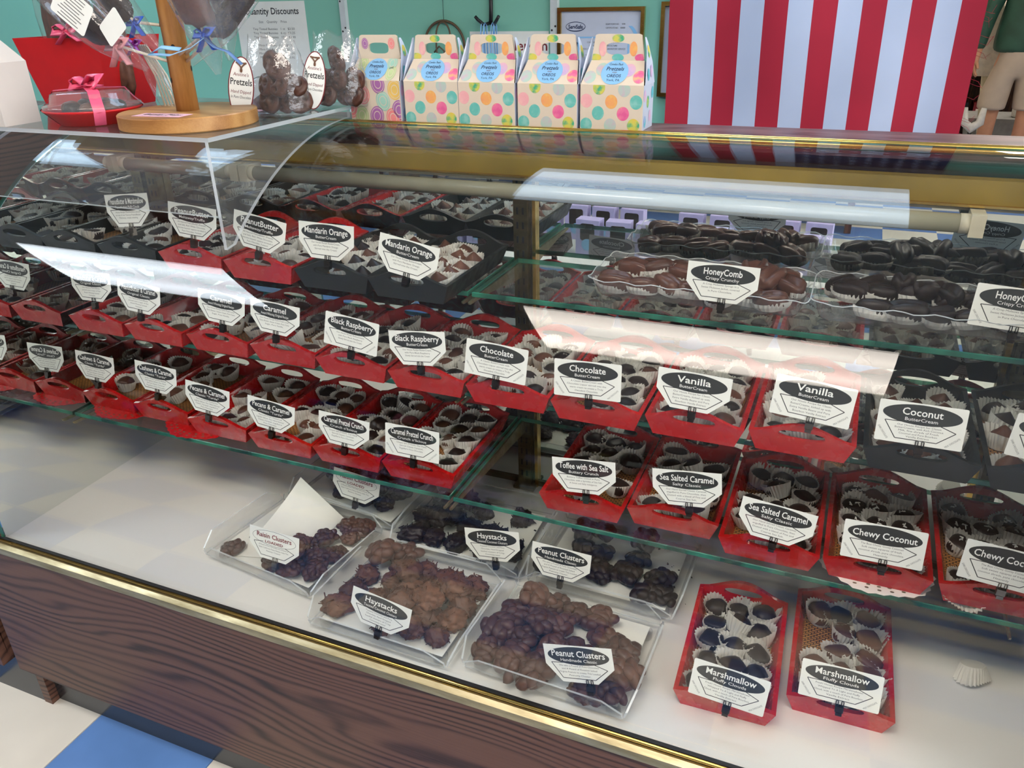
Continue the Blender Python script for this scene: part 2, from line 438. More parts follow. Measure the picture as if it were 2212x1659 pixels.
# ------------------------------------------------------------------ the display case
case = thing('display_case', 'long curved glass display case with dark wood base and brass trim', 'display case')
b = B(); b.box(-1.462, 1.2, 0, .018, .124, .448); part('front_panel', b, 'laminate', case)
b = B(); b.box(-1.462, 1.2, .045, .06, 0, .16); part('toe_kick', b, 'kick', case)
b = B(); b.box(-1.468, -1.445, .027, .08, 0, .124); part('leg', b, 'laminate', case)
b = B(); b.box(-1.462, -1.392, .018, .60, .124, .455); part('end_panel', b, 'laminate', case)
b = B(); b.prism([(-.003, .449), (.010, .449), (.010, .468), (.004, .468), (-.003, .463)], -1.462, 1.2, 'x'); part('brass_strip', b, 'brass', case)
b = B(); b.tube([(-1.462, .0085, .4720), (1.2, .0085, .4720)], .0026, 8); part('gold_channel', b, 'gold', case)
b = B(); b.box(-1.39, 1.2, .0105, .0145, ZD, .4745); part('gasket', b, 'rubber', case)
b = B(); b.box(-1.39, 1.2, .012, .60, .449, ZD); part('deck', b, 'deck', case)
b = B(); b.box(XM, XE, YM, YM + .006, ZD + .012, 1.125); part('back_mirror', b, 'mirror', case)
b = B(); b.box(XM, XE, YM - .004, YM + .01, ZD, ZD + .012); part('door_track', b, 'pilaster', case)
b = B(); b.box(XM - .01, 1.2, .556, .60, .45, 1.16); part('back_panel', b, 'laminate', case)
# wood cap with its gold rail
b = B(); b.box(-1.462, 1.2, .508, .602, 1.158, 1.18); part('top_cap', b, 'cap', case)
b = B(); b.tube([(-1.462, .5035, 1.178), (1.2, .5035, 1.178)], .0045, 10); b.tube([(-1.462, .4965, 1.1745), (1.2, .4965, 1.1745)], .003, 8); part('gold_rail', b, 'gold', case)
# light hood
b = B(); b.add([(-1.385, .497, 1.137), (XE, .497, 1.137), (XE, .503, 1.103), (-1.385, .503, 1.103), (-1.385, .520, 1.137), (XE, .520, 1.137), (XE, .520, 1.103), (-1.385, .520, 1.103)],
               [(0, 3, 2, 1), (4, 5, 6, 7), (0, 1, 5, 4), (2, 3, 7, 6), (0, 4, 7, 3), (1, 2, 6, 5)]); part('light_hood', b, 'mustard', case, fix=True)
b = B(); b.box(-1.385, XE, .494, .5035, 1.1005, 1.1035); part('hood_edge', b, 'gold', case)
b = B(); b.box(-1.385, XE, .505, .54, 1.094, 1.1005); part('hood_strip', b, 'socket', case)
for x0, x1 in ((-1.37, -1.09), (-1.05, .15)):
    b = B(); b.tube([(x0, .474, 1.083), (x1, .474, 1.083)], .013, 16); tb_ = part('lamp_tube', b, 'tube', case)
    for xs in (x0, x1):
        s_ = 1 if xs == x1 else -1
        c_ = B(); c_.tube([(xs - .012 * s_, .474, 1.083), (xs + .004 * s_, .474, 1.083)], .0137, 14); c_.box(min(xs, xs + .018 * s_), max(xs, xs + .018 * s_), .46, .505, 1.068, 1.0985); part('lamp_socket', c_, 'socket', tb_)
# shelves, pilasters, brackets
def shelf(x0, x1, yf, yb, z):
    b = B(); c_ = .0012; h = .0085
    vs = []
    for zz, i in ((z - h, c_), (z - h + c_, 0), (z - c_, 0), (z, c_)):
        vs += [(x0 + i, yf + i, zz), (x1 - i, yf + i, zz), (x1 - i, yb - i, zz), (x0 + i, yb - i, zz)]
    b.add(vs, [(3, 2, 1, 0), (12, 13, 14, 15)], 0)
    for k in range(3):
        for i in range(4): j = (i + 1) % 4; b.add([vs[k * 4 + i], vs[k * 4 + j], vs[k * 4 + 4 + j], vs[k * 4 + 4 + i]], [(0, 1, 2, 3)], 1)
    part('shelf', b, ['shelf', 'edge'], case)
XJ = -.533
for z, yf in ((ZA, .33), (ZB, .288), (ZC, .226)):
    shelf(XM + .003, XJ - .004, yf, .522, z); shelf(XJ + .003, XE - .003, yf, .522, z)
def pilaster(x):
    b = B(); b.box(x - .013, x + .013, .530, .549, ZD, 1.10)
    p = part('pilaster', b, 'pilaster', case)
    s_ = B()
    z = ZD + .03
    while z < 1.09:
        s_.box(x - .007, x - .0035, .5292, .531, z, z + .012); s_.box(x + .0035, x + .007, .5292, .531, z, z + .012); z += .0254
    part('slot', s_, 'rubber', p)['kind'] = 'stuff'
    f = B(); f.box(x - .022, x + .022, .522, .549, ZD, ZD + .006); part('foot', f, 'pilaster', p)
for x in (XJ + .005, -1.365, .268): pilaster(x)
b = B(); b.box(.244, .252, .541, .5495, ZD, 1.10); part('door_stile', b, 'gold', case)
b = B(); b.box(-.510, -.504, .541, .5495, ZD, 1.10); part('door_stile', b, 'gold', case)
def bracket(x, z, yf):
    pts = [(.545, z - .0095), (.545, z - .040), (.50, z - .036), (yf + .05, z - .020), (yf - .012, z - .0165)]
    for i in range(7):
        a = -90 - 30 * i
        pts.append((yf - .012 + .0055 * math.cos(math.radians(a)), z - .011 + .0055 * math.sin(math.radians(a))))
    pts = [p for p in pts if p[1] <= z - .0088]
    b = B(); b.prism(pts, x - .0013, x + .0013, 'x'); part('bracket', b, 'brass', case, fix=True)
for z, yf in ((ZA, .33), (ZB, .288), (ZC, .226)):
    for x in (XJ - .006, XJ + .005, -1.37, .27): bracket(x, z, yf)
# curved front glass: the bend is given as curvature along the sheet, from the channel up to the rail
def glass_profile(n=260):
    L = .99104; kn = (0.0, .68306, 2.32832, 1.84895, 1.94836, 2.40071); ds = L / (n - 1)
    def kap(s_): u = min(s_ / L * 5, 4.9999); i = int(u); return kn[i] + (kn[i + 1] - kn[i]) * (u - i)
    y, z, th = .014, .471, PI / 2; out = [(y, z)]
    for i in range(n - 1):
        k = (kap(i * ds) + kap((i + 1) * ds)) / 2; t2 = th - k * ds; m_ = (th + t2) / 2
        y += math.cos(m_) * ds; z += math.sin(m_) * ds; th = t2; out.append((y, z))
    return [p for p in out if p[0] < .497]
GP = glass_profile()
def offset_prof(P, d):
    out = []
    for i, p in enumerate(P):
        a, c_ = P[max(i - 1, 0)], P[min(i + 1, len(P) - 1)]
        tx, tz = c_[0] - a[0], c_[1] - a[1]; l = math.hypot(tx, tz)
        out.append((p[0] + tz / l * d, p[1] - tx / l * d))
    return out
def glass(x0, x1, par=None):
    n = len(GP); G2 = offset_prof(GP, .006); b = B()
    vs = [(x0, y, z) for y, z in GP] + [(x1, y, z) for y, z in GP] + [(x0, y, z) for y, z in G2] + [(x1, y, z) for y, z in G2]
    f1 = []; f2 = []
    for i in range(n - 1):
        f1 += [(i, n + i, n + i + 1, i + 1), (2 * n + i + 1, 3 * n + i + 1, 3 * n + i, 2 * n + i)]
        f2 += [(i, i + 1, 2 * n + i + 1, 2 * n + i), (n + i + 1, n + i, 3 * n + i, 3 * n + i + 1)]
    f2 += [(n - 1, 2 * n - 1, 4 * n - 1, 3 * n - 1)]
    b.add(vs, f1, 0, True); b.add(vs, f2, 1, False); b.add(vs, [(0, 2 * n, 3 * n, n)], 2, False)
    part('curved_glass', b, ['glass', 'edge', 'rubber'], par or case)
glass(XM, XE + .3)
G3 = offset_prof(GP, .0075)[::6]
for x0, x1 in ((XM - .006, XM), (XE, XE + .006)):
    b = B(); b.prism([(.022, ZD + .0002)] + [p for p in G3 if p[1] > ZD + .003] + [(YM - .001, G3[-1][1]), (YM - .001, ZD + .0002)], x0, x1, 'x'); part('end_mirror', b, 'mirror', case, fix=True)
# neighbouring case, seen at the very left
nb = thing('neighbouring_case', 'dark wood base of the next display case at left edge', 'display case')
b = B(); b.box(-2.6, -1.525, .004, .022, .105, .45); part('front_panel', b, 'laminate', nb)
b = B(); b.prism([(.022, .105)] + GP[::8] + [(.60, 1.178), (.60, .105)], -1.54, -1.525, 'x'); part('end_panel', b, 'laminate', nb, fix=True)
b = B(); b.box(-2.6, -1.47, .029, .045, 0, .11); part('toe_kick', b, 'kick', nb)
b = B(); b.box(-2.6, -1.54, .022, .60, .45, ZD); part('deck', b, 'deck', nb)
b = B(); b.box(-2.6, -1.54, .56, .60, ZD, 1.16); part('back_panel', b, 'laminate', nb)
b = B(); b.box(-2.6, -1.525, .508, .602, 1.158, 1.18); part('top_cap', b, 'cap', nb)
b = B(); b.box(-2.6, -1.525, .001, .012, .45, .468); part('brass_strip', b, 'brass', nb)
glass(-2.6, -1.541, nb)
# ------------------------------------------------------------------ serving trays
TW, TD, TH = .069, .235, .031
def tray_end(b, y0, y1, lean):
    """arched end panel with an oval hand hole; lean = outward lean at the top"""
    n = 40; outer = []; inner = []
    cz = .0340
    for i in range(n):
        a = 2 * PI * i / n + 1e-4
        inner.append((.030 * math.copysign(abs(math.cos(a)) ** .75, math.cos(a)), cz + .0072 * math.copysign(abs(math.sin(a)) ** .8, math.sin(a))))
        # outer boundary hit by a ray from (0,cz)
        dx, dz = math.cos(a), math.sin(a) * .55
        best = None
        k = 0.0
        lo, hi = 0.0, .2
        def inside(u, w_):
            if w_ < 0: return False
            side = .0575 + (TW - .0575) * min(w_ / TH, 1)
            if abs(u) > side: return False
            top = TH + .0205 * (math.cos(min(abs(u) / TW, 1) * PI) * .5 + .5) ** .85
            return w_ <= top
        for _ in range(26):
            mid = (lo + hi) / 2
            if inside(dx * mid, cz + dz * mid - (cz - .030) * 0): lo = mid
            else: hi = mid
        outer.append((dx * lo, cz + dz * lo))
    # make sure the four corners exist
    for cu, cw in ((.0575, 0), (-.0575, 0), (TW, TH), (-TW, TH)):
        k = min(range(n), key=lambda i: (outer[i][0] - cu) ** 2 + (outer[i][1] - cw) ** 2); outer[k] = (cu, cw)
    def q0(u, w_): return (u, y0 - lean * w_ / TH, w_)
    def q1(u, w_): return (u, y1 - lean * w_ / TH, w_)
    b.ringplate(outer, inner, q0, q1)
def tray_meshes(m):
    b = B(); tray_end(b, .007, .014, .007); tray_end(b, TD - .014, TD - .007, -.007)
    ends = fixn(b.mesh('handle_end', m))
    b = B(); tray_end(b, .007, .014, .007); e1 = fixn(b.mesh('handle_end', m))
    b = B(); tray_end(b, TD - .014, TD - .007, -.007); e2 = fixn(b.mesh('handle_end', m))
    sides = []
    for s_ in (-1, 1):
        b = B()
        lo = [(s_ * .0575, .010, 0), (s_ * .0515, .010, 0), (s_ * .0515, TD - .010, 0), (s_ * .0575, TD - .010, 0)]
        hi = [(s_ * TW, .002, TH), (s_ * (TW - .0065), .002, TH), (s_ * (TW - .0065), TD - .002, TH), (s_ * TW, TD - .002, TH)]
        b.hexa(lo, hi); sides.append(fixn(b.mesh('side', m)))
    b = B(); b.box(-.054, .054, .012, TD - .012, .001, .005); base = b.mesh('base', 'bamboo')
    return e1, e2, sides, base
TM = {'red': tray_meshes('red'), 'black': tray_meshes('black')}
def tray(color, x, y, z, label, rz=0.0, tilt=0.0):
    t_ = thing('serving_tray', label, 'tray', (x, y, z), (tilt, 0, rz), 'wooden serving trays of chocolates')
    e1, e2, sd, base = TM[color]
    ob('handle_end', e1, t_); ob('handle_end', e2, t_)
    for s_ in sd: ob('side', s_, t_)
    ob('base', base, t_)
    return t_

# ------------------------------------------------------------------ chocolates in paper cups
def cup_mesh(seed, sx=1.0, sy=1.0, rt=.0187, rb=.0136, h=.0190):
    r = random.Random(seed); n = 52; b = B(); vs = []
    ph = r.random() * 6.28; k1 = .10 + .12 * r.random(); lobe = r.choice((2, 2, 3))
    for zi, (rad, z, amp) in enumerate(((rb, 0, .0001), (rb + .003, h * .5, .0006), (rt, h, .0011))):
        for i in range(n):
            a = 2 * PI * i / n
            rr = rad + (amp if i % 2 else -amp)
            rr *= 1 + (zi / 2) * k1 * math.cos(lobe * a + ph)
            zz = z + (zi == 2) * (.0016 * math.cos(lobe * a + ph + 1.0) + (.0005 if i % 2 else -.0005))
            vs.append((rr * math.cos(a) * sx, rr * math.sin(a) * sy, zz))
    vs.append((0, 0, 0)); fs = []
    for j in range(2):
        for i in range(n): fs.append((j * n + i, j * n + (i + 1) % n, (j + 1) * n + (i + 1) % n, (j + 1) * n + i))
    fs += [(3 * n, (i + 1) % n, i) for i in range(n)]
    b.add(vs, fs, 0, False); return b.mesh('paper_cup', 'paper')
CUPS = [cup_mesh(i) for i in range(6)]
OCUPS = [cup_mesh(20 + i, 1.45, .95, .0185, .0155, .013) for i in range(3)]
from mathutils import noise as mnoise
def ico(sub):
    bm = bmesh.new(); bmesh.ops.create_icosphere(bm, subdivisions=sub, radius=1.0)
    vs = [v.co.copy() for v in bm.verts]; fs = [tuple(v.index for v in f.verts) for f in bm.faces]; bm.free(); return vs, fs
IC2, IC3, IC4 = ico(2), ico(3), ico(4)
def sup(v, e):
    l = max((abs(v.x) ** e + abs(v.y) ** e + abs(v.z) ** e) ** (1 / e), 1e-6); return v / l
def dome(seed, peak=0.0):
    vs, fs = IC3; o = Vector((seed * 3.1, seed * 1.7, 0)); out = []
    for v in vs:
        r = 1 + .05 * mnoise.noise(v * 2.2 + o)
        p = Vector((v.x * .0150, v.y * .0150, (v.z if v.z > 0 else v.z * .6) * .0118)) * r
        d = math.hypot(v.x, v.y)
        if peak and v.z > 0:
            a = math.atan2(v.y, v.x) * 3 + d * 6
            p.z += peak * max(0, 1 - d * 1.7) + .0009 * math.sin(a) * max(0, 1 - d * 1.2)
        out.append((p.x, p.y, p.z + .009))
    return out, fs
def square(seed, ex=4.5, sx=.0152, sy=.0128, sz=.0088):
    vs, fs = IC3; o = Vector((seed * 2.3, 5 + seed, 1)); out = []
    for v in vs:
        p = sup(v, ex); r = 1 + .06 * mnoise.noise(v * 2.0 + o)
        out.append((p.x * sx * r, p.y * sy * r, p.z * sz * r + .0098))
    return out, fs
def rough_dome(seed):
    vs, fs = IC3; o = Vector((seed * 4.3, 2 + seed, 3)); out = []
    for v in vs:
        r = 1 + .16 * mnoise.noise(v * 2.6 + o) + .08 * mnoise.noise(v * 6 + o)
        out.append((v.x * .0148 * r, v.y * .0148 * r, (v.z if v.z > 0 else v.z * .6) * .0128 * r + .0095))
    return out, fs
def bean(seed):
    """split honeycomb piece: long rounded bar with a crease"""
    vs, fs = IC3; o = Vector((seed * 1.3, 9 + seed, 3)); out = []
    for v in vs:
        p = sup(v, 3.2); r = 1 + .10 * mnoise.noise(v * 1.8 + o)
        x, y, z = p.x * .0255 * r, p.y * .0150 * r, p.z * .0140 * r
        if v.z > -.2: z -= .0095 * math.exp(-((y + .0025 * math.sin(seed + x * 70)) / .0032) ** 2) * (1 - abs(p.x) ** 4 * .4)
        out.append((x, y, z + .0125))
    return out, fs
def cmesh(name, vf, mat, extra=None):
    b = B(); b.add(vf[0], vf[1], 0, True)
    mats = [mat]
    if extra:
        mats.append('white'); r = random.Random(extra)
        for _ in range(4):
            a = r.random() * 6.28; q = r.random() * .008; l = .003 + r.random() * .004; h = .0185
            x, y = q * math.cos(a), q * math.sin(a); c_, s_ = math.cos(a * 3), math.sin(a * 3)
            b.box(-l / 2, l / 2, -.0005, .0005, -.0012, .0012, 1, Matrix.Translation((x, y, h)) @ Matrix.Rotation(a * 3, 4, 'Z') @ Matrix.Rotation(.3, 4, 'Y'))
    return b.mesh(name, mats)
CH = {
    'milk_dome': [cmesh('chocolate', dome(i), 'milk') for i in range(4)],
    'dark_dome': [cmesh('chocolate', dome(i + 10), 'dark') for i in range(4)],
    'milk_peak': [cmesh('chocolate', dome(i + 20, .006), 'milk') for i in range(4)],
    'dark_peak': [cmesh('chocolate', dome(i + 30, .006), 'dark') for i in range(4)],
    'milk_square': [cmesh('chocolate', square(i), 'milk') for i in range(4)],
    'dark_square': [cmesh('chocolate', square(i + 8), 'dark') for i in range(4)],
    'dark_shred': [cmesh('chocolate', square(i + 14, 3.0), 'dark', 5 + i) for i in range(4)],
    'dark_rough': [cmesh('chocolate', rough_dome(i), 'dark') for i in range(4)],
    'milk_turtle': [cmesh('chocolate', rough_dome(i + 6), 'cluster') for i in range(4)],
}
def candy(meshes, cups, pos, rot, label, group, sc=1.0, cuprot=0.0, cs=1.0):
    o = ob('chocolate_candy', random.choice(meshes), None, pos, rot, (sc, sc, sc))
    tag(o, label, 'chocolate', group)
    c_ = ob('paper_cup', random.choice(cups), o, (0, 0, -.0005), (0, 0, cuprot)); c_.scale = (cs, cs, cs)
    return o
def fill(x, y, z, kinds, n, seed, desc, rz=0.0, skip=(), size=1.0):
    """candies standing in a tray whose front-centre is (x, y, z)"""
    r = random.Random(seed); random.seed(seed)
    cells = [(i, j) for j in range(5) for i in range(3)]
    cells = [c_ for c_ in cells if c_ not in skip]
    r.shuffle(cells)
    top = max(0, n - len(cells)); cells = sorted(cells[:n], key=lambda c_: (c_[1], c_[0]))
    lab = 'chocolate in fluted paper cup in ' + desc
    grp = 'chocolates in ' + desc
    spots = []
    for i, j in cells:
        u = (i - 1) * .0352 + r.uniform(-.0025, .0025) + (.0015 if j % 2 else -.0015)
        v = .036 + j * .0415 + r.uniform(-.004, .004)
        spots.append((u, v, .006 + r.uniform(0, .003), r.uniform(-.22, .22), r.uniform(-.22, .22)))
    for k in range(top):
        spots.append((r.uniform(-.028, .028), r.uniform(.09, .19), .024, r.uniform(-.5, .5), r.uniform(-.5, .5)))
    c_, s_ = math.cos(rz), math.sin(rz)
    for u, v, h, a, d in spots:
        if r.random() < .13 and abs(u) < .02: a += r.choice((-.6, .6)); h += .008
        m = CH[r.choice(kinds)]
        candy(m, CUPS, (x + u * c_ - v * s_, y + u * s_ + v * c_, z + h), (a, d, r.uniform(0, 6.28)), lab, grp, size * r.uniform(1.10, 1.22), r.uniform(0, 6), r.uniform(.95, 1.08))

# ------------------------------------------------------------------ flavour cards
CW, CHh = .100, .060
def card_lettering(title, sub, body, style):
    """front print of one card in the (u, w) plane, centred; slots: ink, white, grey, maroon"""
    b = B(); d = .0003
    q = lambda u, w_, t_: (u, -t_, w_)
    oc = (0, .0135)
    if style == 'open':
        def ring(rx, ry, t_, mi):
            n = 40; o = ellipse(rx, ry, n, *oc); i_ = ellipse(rx - t_, ry - t_, n, *oc)
            b.add([q(*p, d) for p in o] + [q(*p, d) for p in i_], [(k, (k + 1) % n, n + (k + 1) % n, n + k) for k in range(n)], mi)
        ring(.044, .0148, .0006, 0)
        text(b, title, 0, .0175, .0095, 3, .070, 0, .0006, 0.018, q)
        text(b, sub, 0, .0055, .0055, 3, .040, 0, .0006, .02, q)
    else:
        b.add([q(*p, d) for p in ellipse(.045, .0145, 44, *oc)], [tuple(range(44))], 0)
        wide = min(.078, max(.046, len(title) * .0060))
        text(b, title, 0, .0172 if sub else .0135, .0108, 1, wide, 0, .0006, .014, q)
        text(b, sub, 0, .0065, .0050, 1, min(.056, len(sub) * .0032 + .002), 0, .0006, .004, q)
    # pointed frame
    P_ = [(-.040, .0005), (-.027, -.0225), (.022, -.0225), (.041, -.0055), (.020, .0005)] if False else [(-.041, .001), (-.022, .004 if style == 'open' else .0015), (.022, .0015), (.0405, -.006), (.021, -.0235), (-.0265, -.0235)]
    t_ = .0011; n = len(P_)
    for k in range(n):
        if k == 1: continue
        (x0, z0), (x1, z1) = P_[k], P_[(k + 1) % n]; l = math.hypot(x1 - x0, z1 - z0); nx, nz = -(z1 - z0) / l * t_ / 2, (x1 - x0) / l * t_ / 2
        b.add([q(x0 + nx, z0 + nz, d), q(x1 + nx, z1 + nz, d), q(x1 - nx, z1 - nz, d), q(x0 - nx, z0 - nz, d)], [(0, 1, 2, 3)], 0)
    nb_ = len(body); lh = min(.0052, .0205 / max(nb_, 1))
    for k, ln in enumerate(body):
        w_ = min(.060, .00165 * len(ln) + .004)
        if k == nb_ - 1: w_ = min(w_, .044)
        text(b, ln, -.001, -.0030 - k * lh, min(.0030, lh * .66), 2, w_, 0, d, .0, q)
    if style == 'rect':
        text(b, 'DARK CHOCOLATE', -.041, -.017, .0026, 2, .021, math.radians(-56), d, 0, q)
        text(b, 'MILK CHOCOLATE', .0385, -.0195, .0026, 2, .021, math.radians(46), d, 0, q)
    return b.mesh('lettering', ['ink', 'white', 'grey', 'maroon'])
def card_blank(style):
    if style == 'rect': poly = rrect(CW, CHh, .002, 2)
    else: poly = [(-.05, .030), (.05, .030), (.05, -.004), (.024, -.030), (-.028, -.030), (-.05, -.002)]
    b = B(); b.prism(poly, -.0002, .0002, 'y'); return fixn(b.mesh('card', 'card'))
BLANK = {'rect': card_blank('rect'), 'cut': card_blank('cut')}
BLANK['open'] = BLANK['cut']
def clip_mesh(mat):
    b = B()
    b.box(-.0052, .0052, -.0036, .0036, -.009, .000); b.box(-.0040, .0040, -.0046, .0046, -.014, -.009)
    for s_ in (-1, 1):
        for sx in (-.0034, .0034):
            b.tube([(sx - .0014, s_ * .0012, -.001), (sx - .0014, s_ * .0012, .008), (sx, s_ * .0012, .0094), (sx + .0014, s_ * .0012, .008), (sx + .0014, s_ * .0012, -.001)], .0006, 5)
    return b.mesh('clip', mat)
CLIP = {'d': clip_mesh('clipdark'), 'c': clip_mesh('chrome')}
_lm = {}
def card(key, style, x, y, z, roll, label, lean=10, clip='d', yaw=0.0, clipx=.003):
    """x, y, z = middle of the card"""
    if (key, style) not in _lm: _lm[(key, style)] = card_lettering(*TXT[key], style)
    t_ = thing('flavour_card', label, 'sign', (x, y, z + .0028), (math.radians(-lean), math.radians(-roll), math.radians(yaw)), 'flavour cards clipped to trays')
    t_.scale = (1, 1, .91)
    c_ = ob('card', BLANK[style], t_)
    ob('lettering', _lm[(key, style)], c_); ob('lettering', _lm[(key, style)], c_, None, (0, 0, PI))
    ob('clip', CLIP[clip], t_, (clipx, 0, -.0325))
    return t_
TXT = {
 'pbm': ('PeanutButter & Marshmallow', 'Peanutbuttery Fluffy Clouds', ['House Recipe Marshmallow, placed', 'on top of our Famous PeanutButter', 'Meltaway, simply amazing.']),
 'pb': ('PeanutButter', 'Meltaway/Truffle', ['All Natural PeanutButter (Peanuts', 'and Salt), Rich White Chocolate,', 'become heaven! squares enrobed in', 'Pure Chocolate, Yummm!']),
 'man': ('Mandarin Orange', 'ButterCream', ['Our House Recipe ButterCream,', 'with Pure Mandarin Orange', 'Stirred into the Cream']),
 'pbc': ('PeanutButter & Caramel', 'Original Classic', ['Our Fabulous PeanutButter', 'poured onto a Layer of Our', 'Award Winning Caramel', 'Yummmm!']),
 'car': ('Caramel', 'Award Winning Original Recipe', ['Our House Recipe Farm Fresh Local', 'Dairy Butter, Sweet Cream, Pure Cane', 'Sugar, Pure Vanilla.']),
 'br': ('Black Raspberry', 'ButterCream', ['Our House Recipe ButterCream,', 'with Pure Black Raspberry', 'Slowly Stirred into the Cream']),
 'cho': ('Chocolate', 'ButterCream', ['A Classic ButterCream with', 'Chocolate Liquor stirred into the', 'warm cream to create a Truly', 'Decadent Chocolate']),
 'van': ('Vanilla', 'ButterCream', ['Our House Recipe for Classic', 'ButterCreams, kicked up with', 'Extra Vanilla Beans and Pure', 'Bourbon Vanilla Extract']),
 'coc': ('Coconut', 'ButterCream', ['Our House Recipe for Classic', 'ButterCreams, with Rich Coconut', 'Milk, fine shreds of Fresh', 'Coconut and Pure Bourbon', 'Vanilla Extract']),
 'cas': ('Cashews & Caramel', 'Classic "Turtle"', ['Jumbo Whole Cashews, Roasted', 'and Lightly Salted, Our Hand', 'Stirred Classic Caramel', 'Engulfed in Pure Chocolate']),
 'pec': ('Pecans & Caramel', 'Classic "Turtle"', ['Mammoth Pecans, Roasted and', 'Lightly Salted, Our Hand Stirred', 'Classic Caramel, engulfed in', 'Pure Chocolate']),
 'cpc': ('Caramel Pretzel Crunch', "Crunch o'licious", ['Unique Split Pretzels, Our Hand', 'Stirred Classic Caramel,', 'Engulfed in Pure Chocolate.']),
 'tof': ('Toffee with Sea Salt', 'Buttery Crunch', ['Buttery Toffee coated in Pure', 'Chocolate, with a Sprinkle of Sea Salt.', 'A Sweet and Salty indulgence.']),
 'ssc': ('Sea Salted Caramel', 'Salty Classic', ['Our Hand Stirred Classic Caramel,', 'engulfed in Pure Chocolate, then', 'Dusted with a blend of Fine and', 'Coarse Sea Salt.']),
 'che': ('Chewy Coconut', '', ['The Best Chewy Gooey Coconut!', 'Soft sweet squares of fresh', 'coconut shreds, pure chocolate.', 'Heavenly']),
 'mar': ('Marshmallow', 'Fluffy Clouds', ['Fresh! House Recipe Marshmallows!', 'Whipped To A Light and Fluffy', 'Cloud, with a touch of Pure Bourbon', 'Vanilla Extract']),
 'hon': ('HoneyComb', 'Crispy Crunchy', ['A Crisp Molasses Sponge in a', 'Sweet Molasses Jacket, covered', 'in Pure Chocolate.']),
 'rai': ('Raisin Clusters', 'LOADED', ['A Pound of Pure Chocolate and A Pound of', 'Giant California Flame Raisins make This', 'Raisiny Cluster']),
 'hay': ('Haystacks', 'Toasted Coconut Clusters', ['Toasted Coconut, and Pure', 'Chocolate, Hand Dropped', 'loaded clusters of Crisp', 'Coconuty-ness!']),
 'pea': ('Peanut Clusters', 'Handmade Classic', ['We take a Pound of Pure Chocolate', 'and A Pound of Roasted Salted', 'Virginia Peanuts to create This Loaded', 'Peanutty Cluster.']),
}
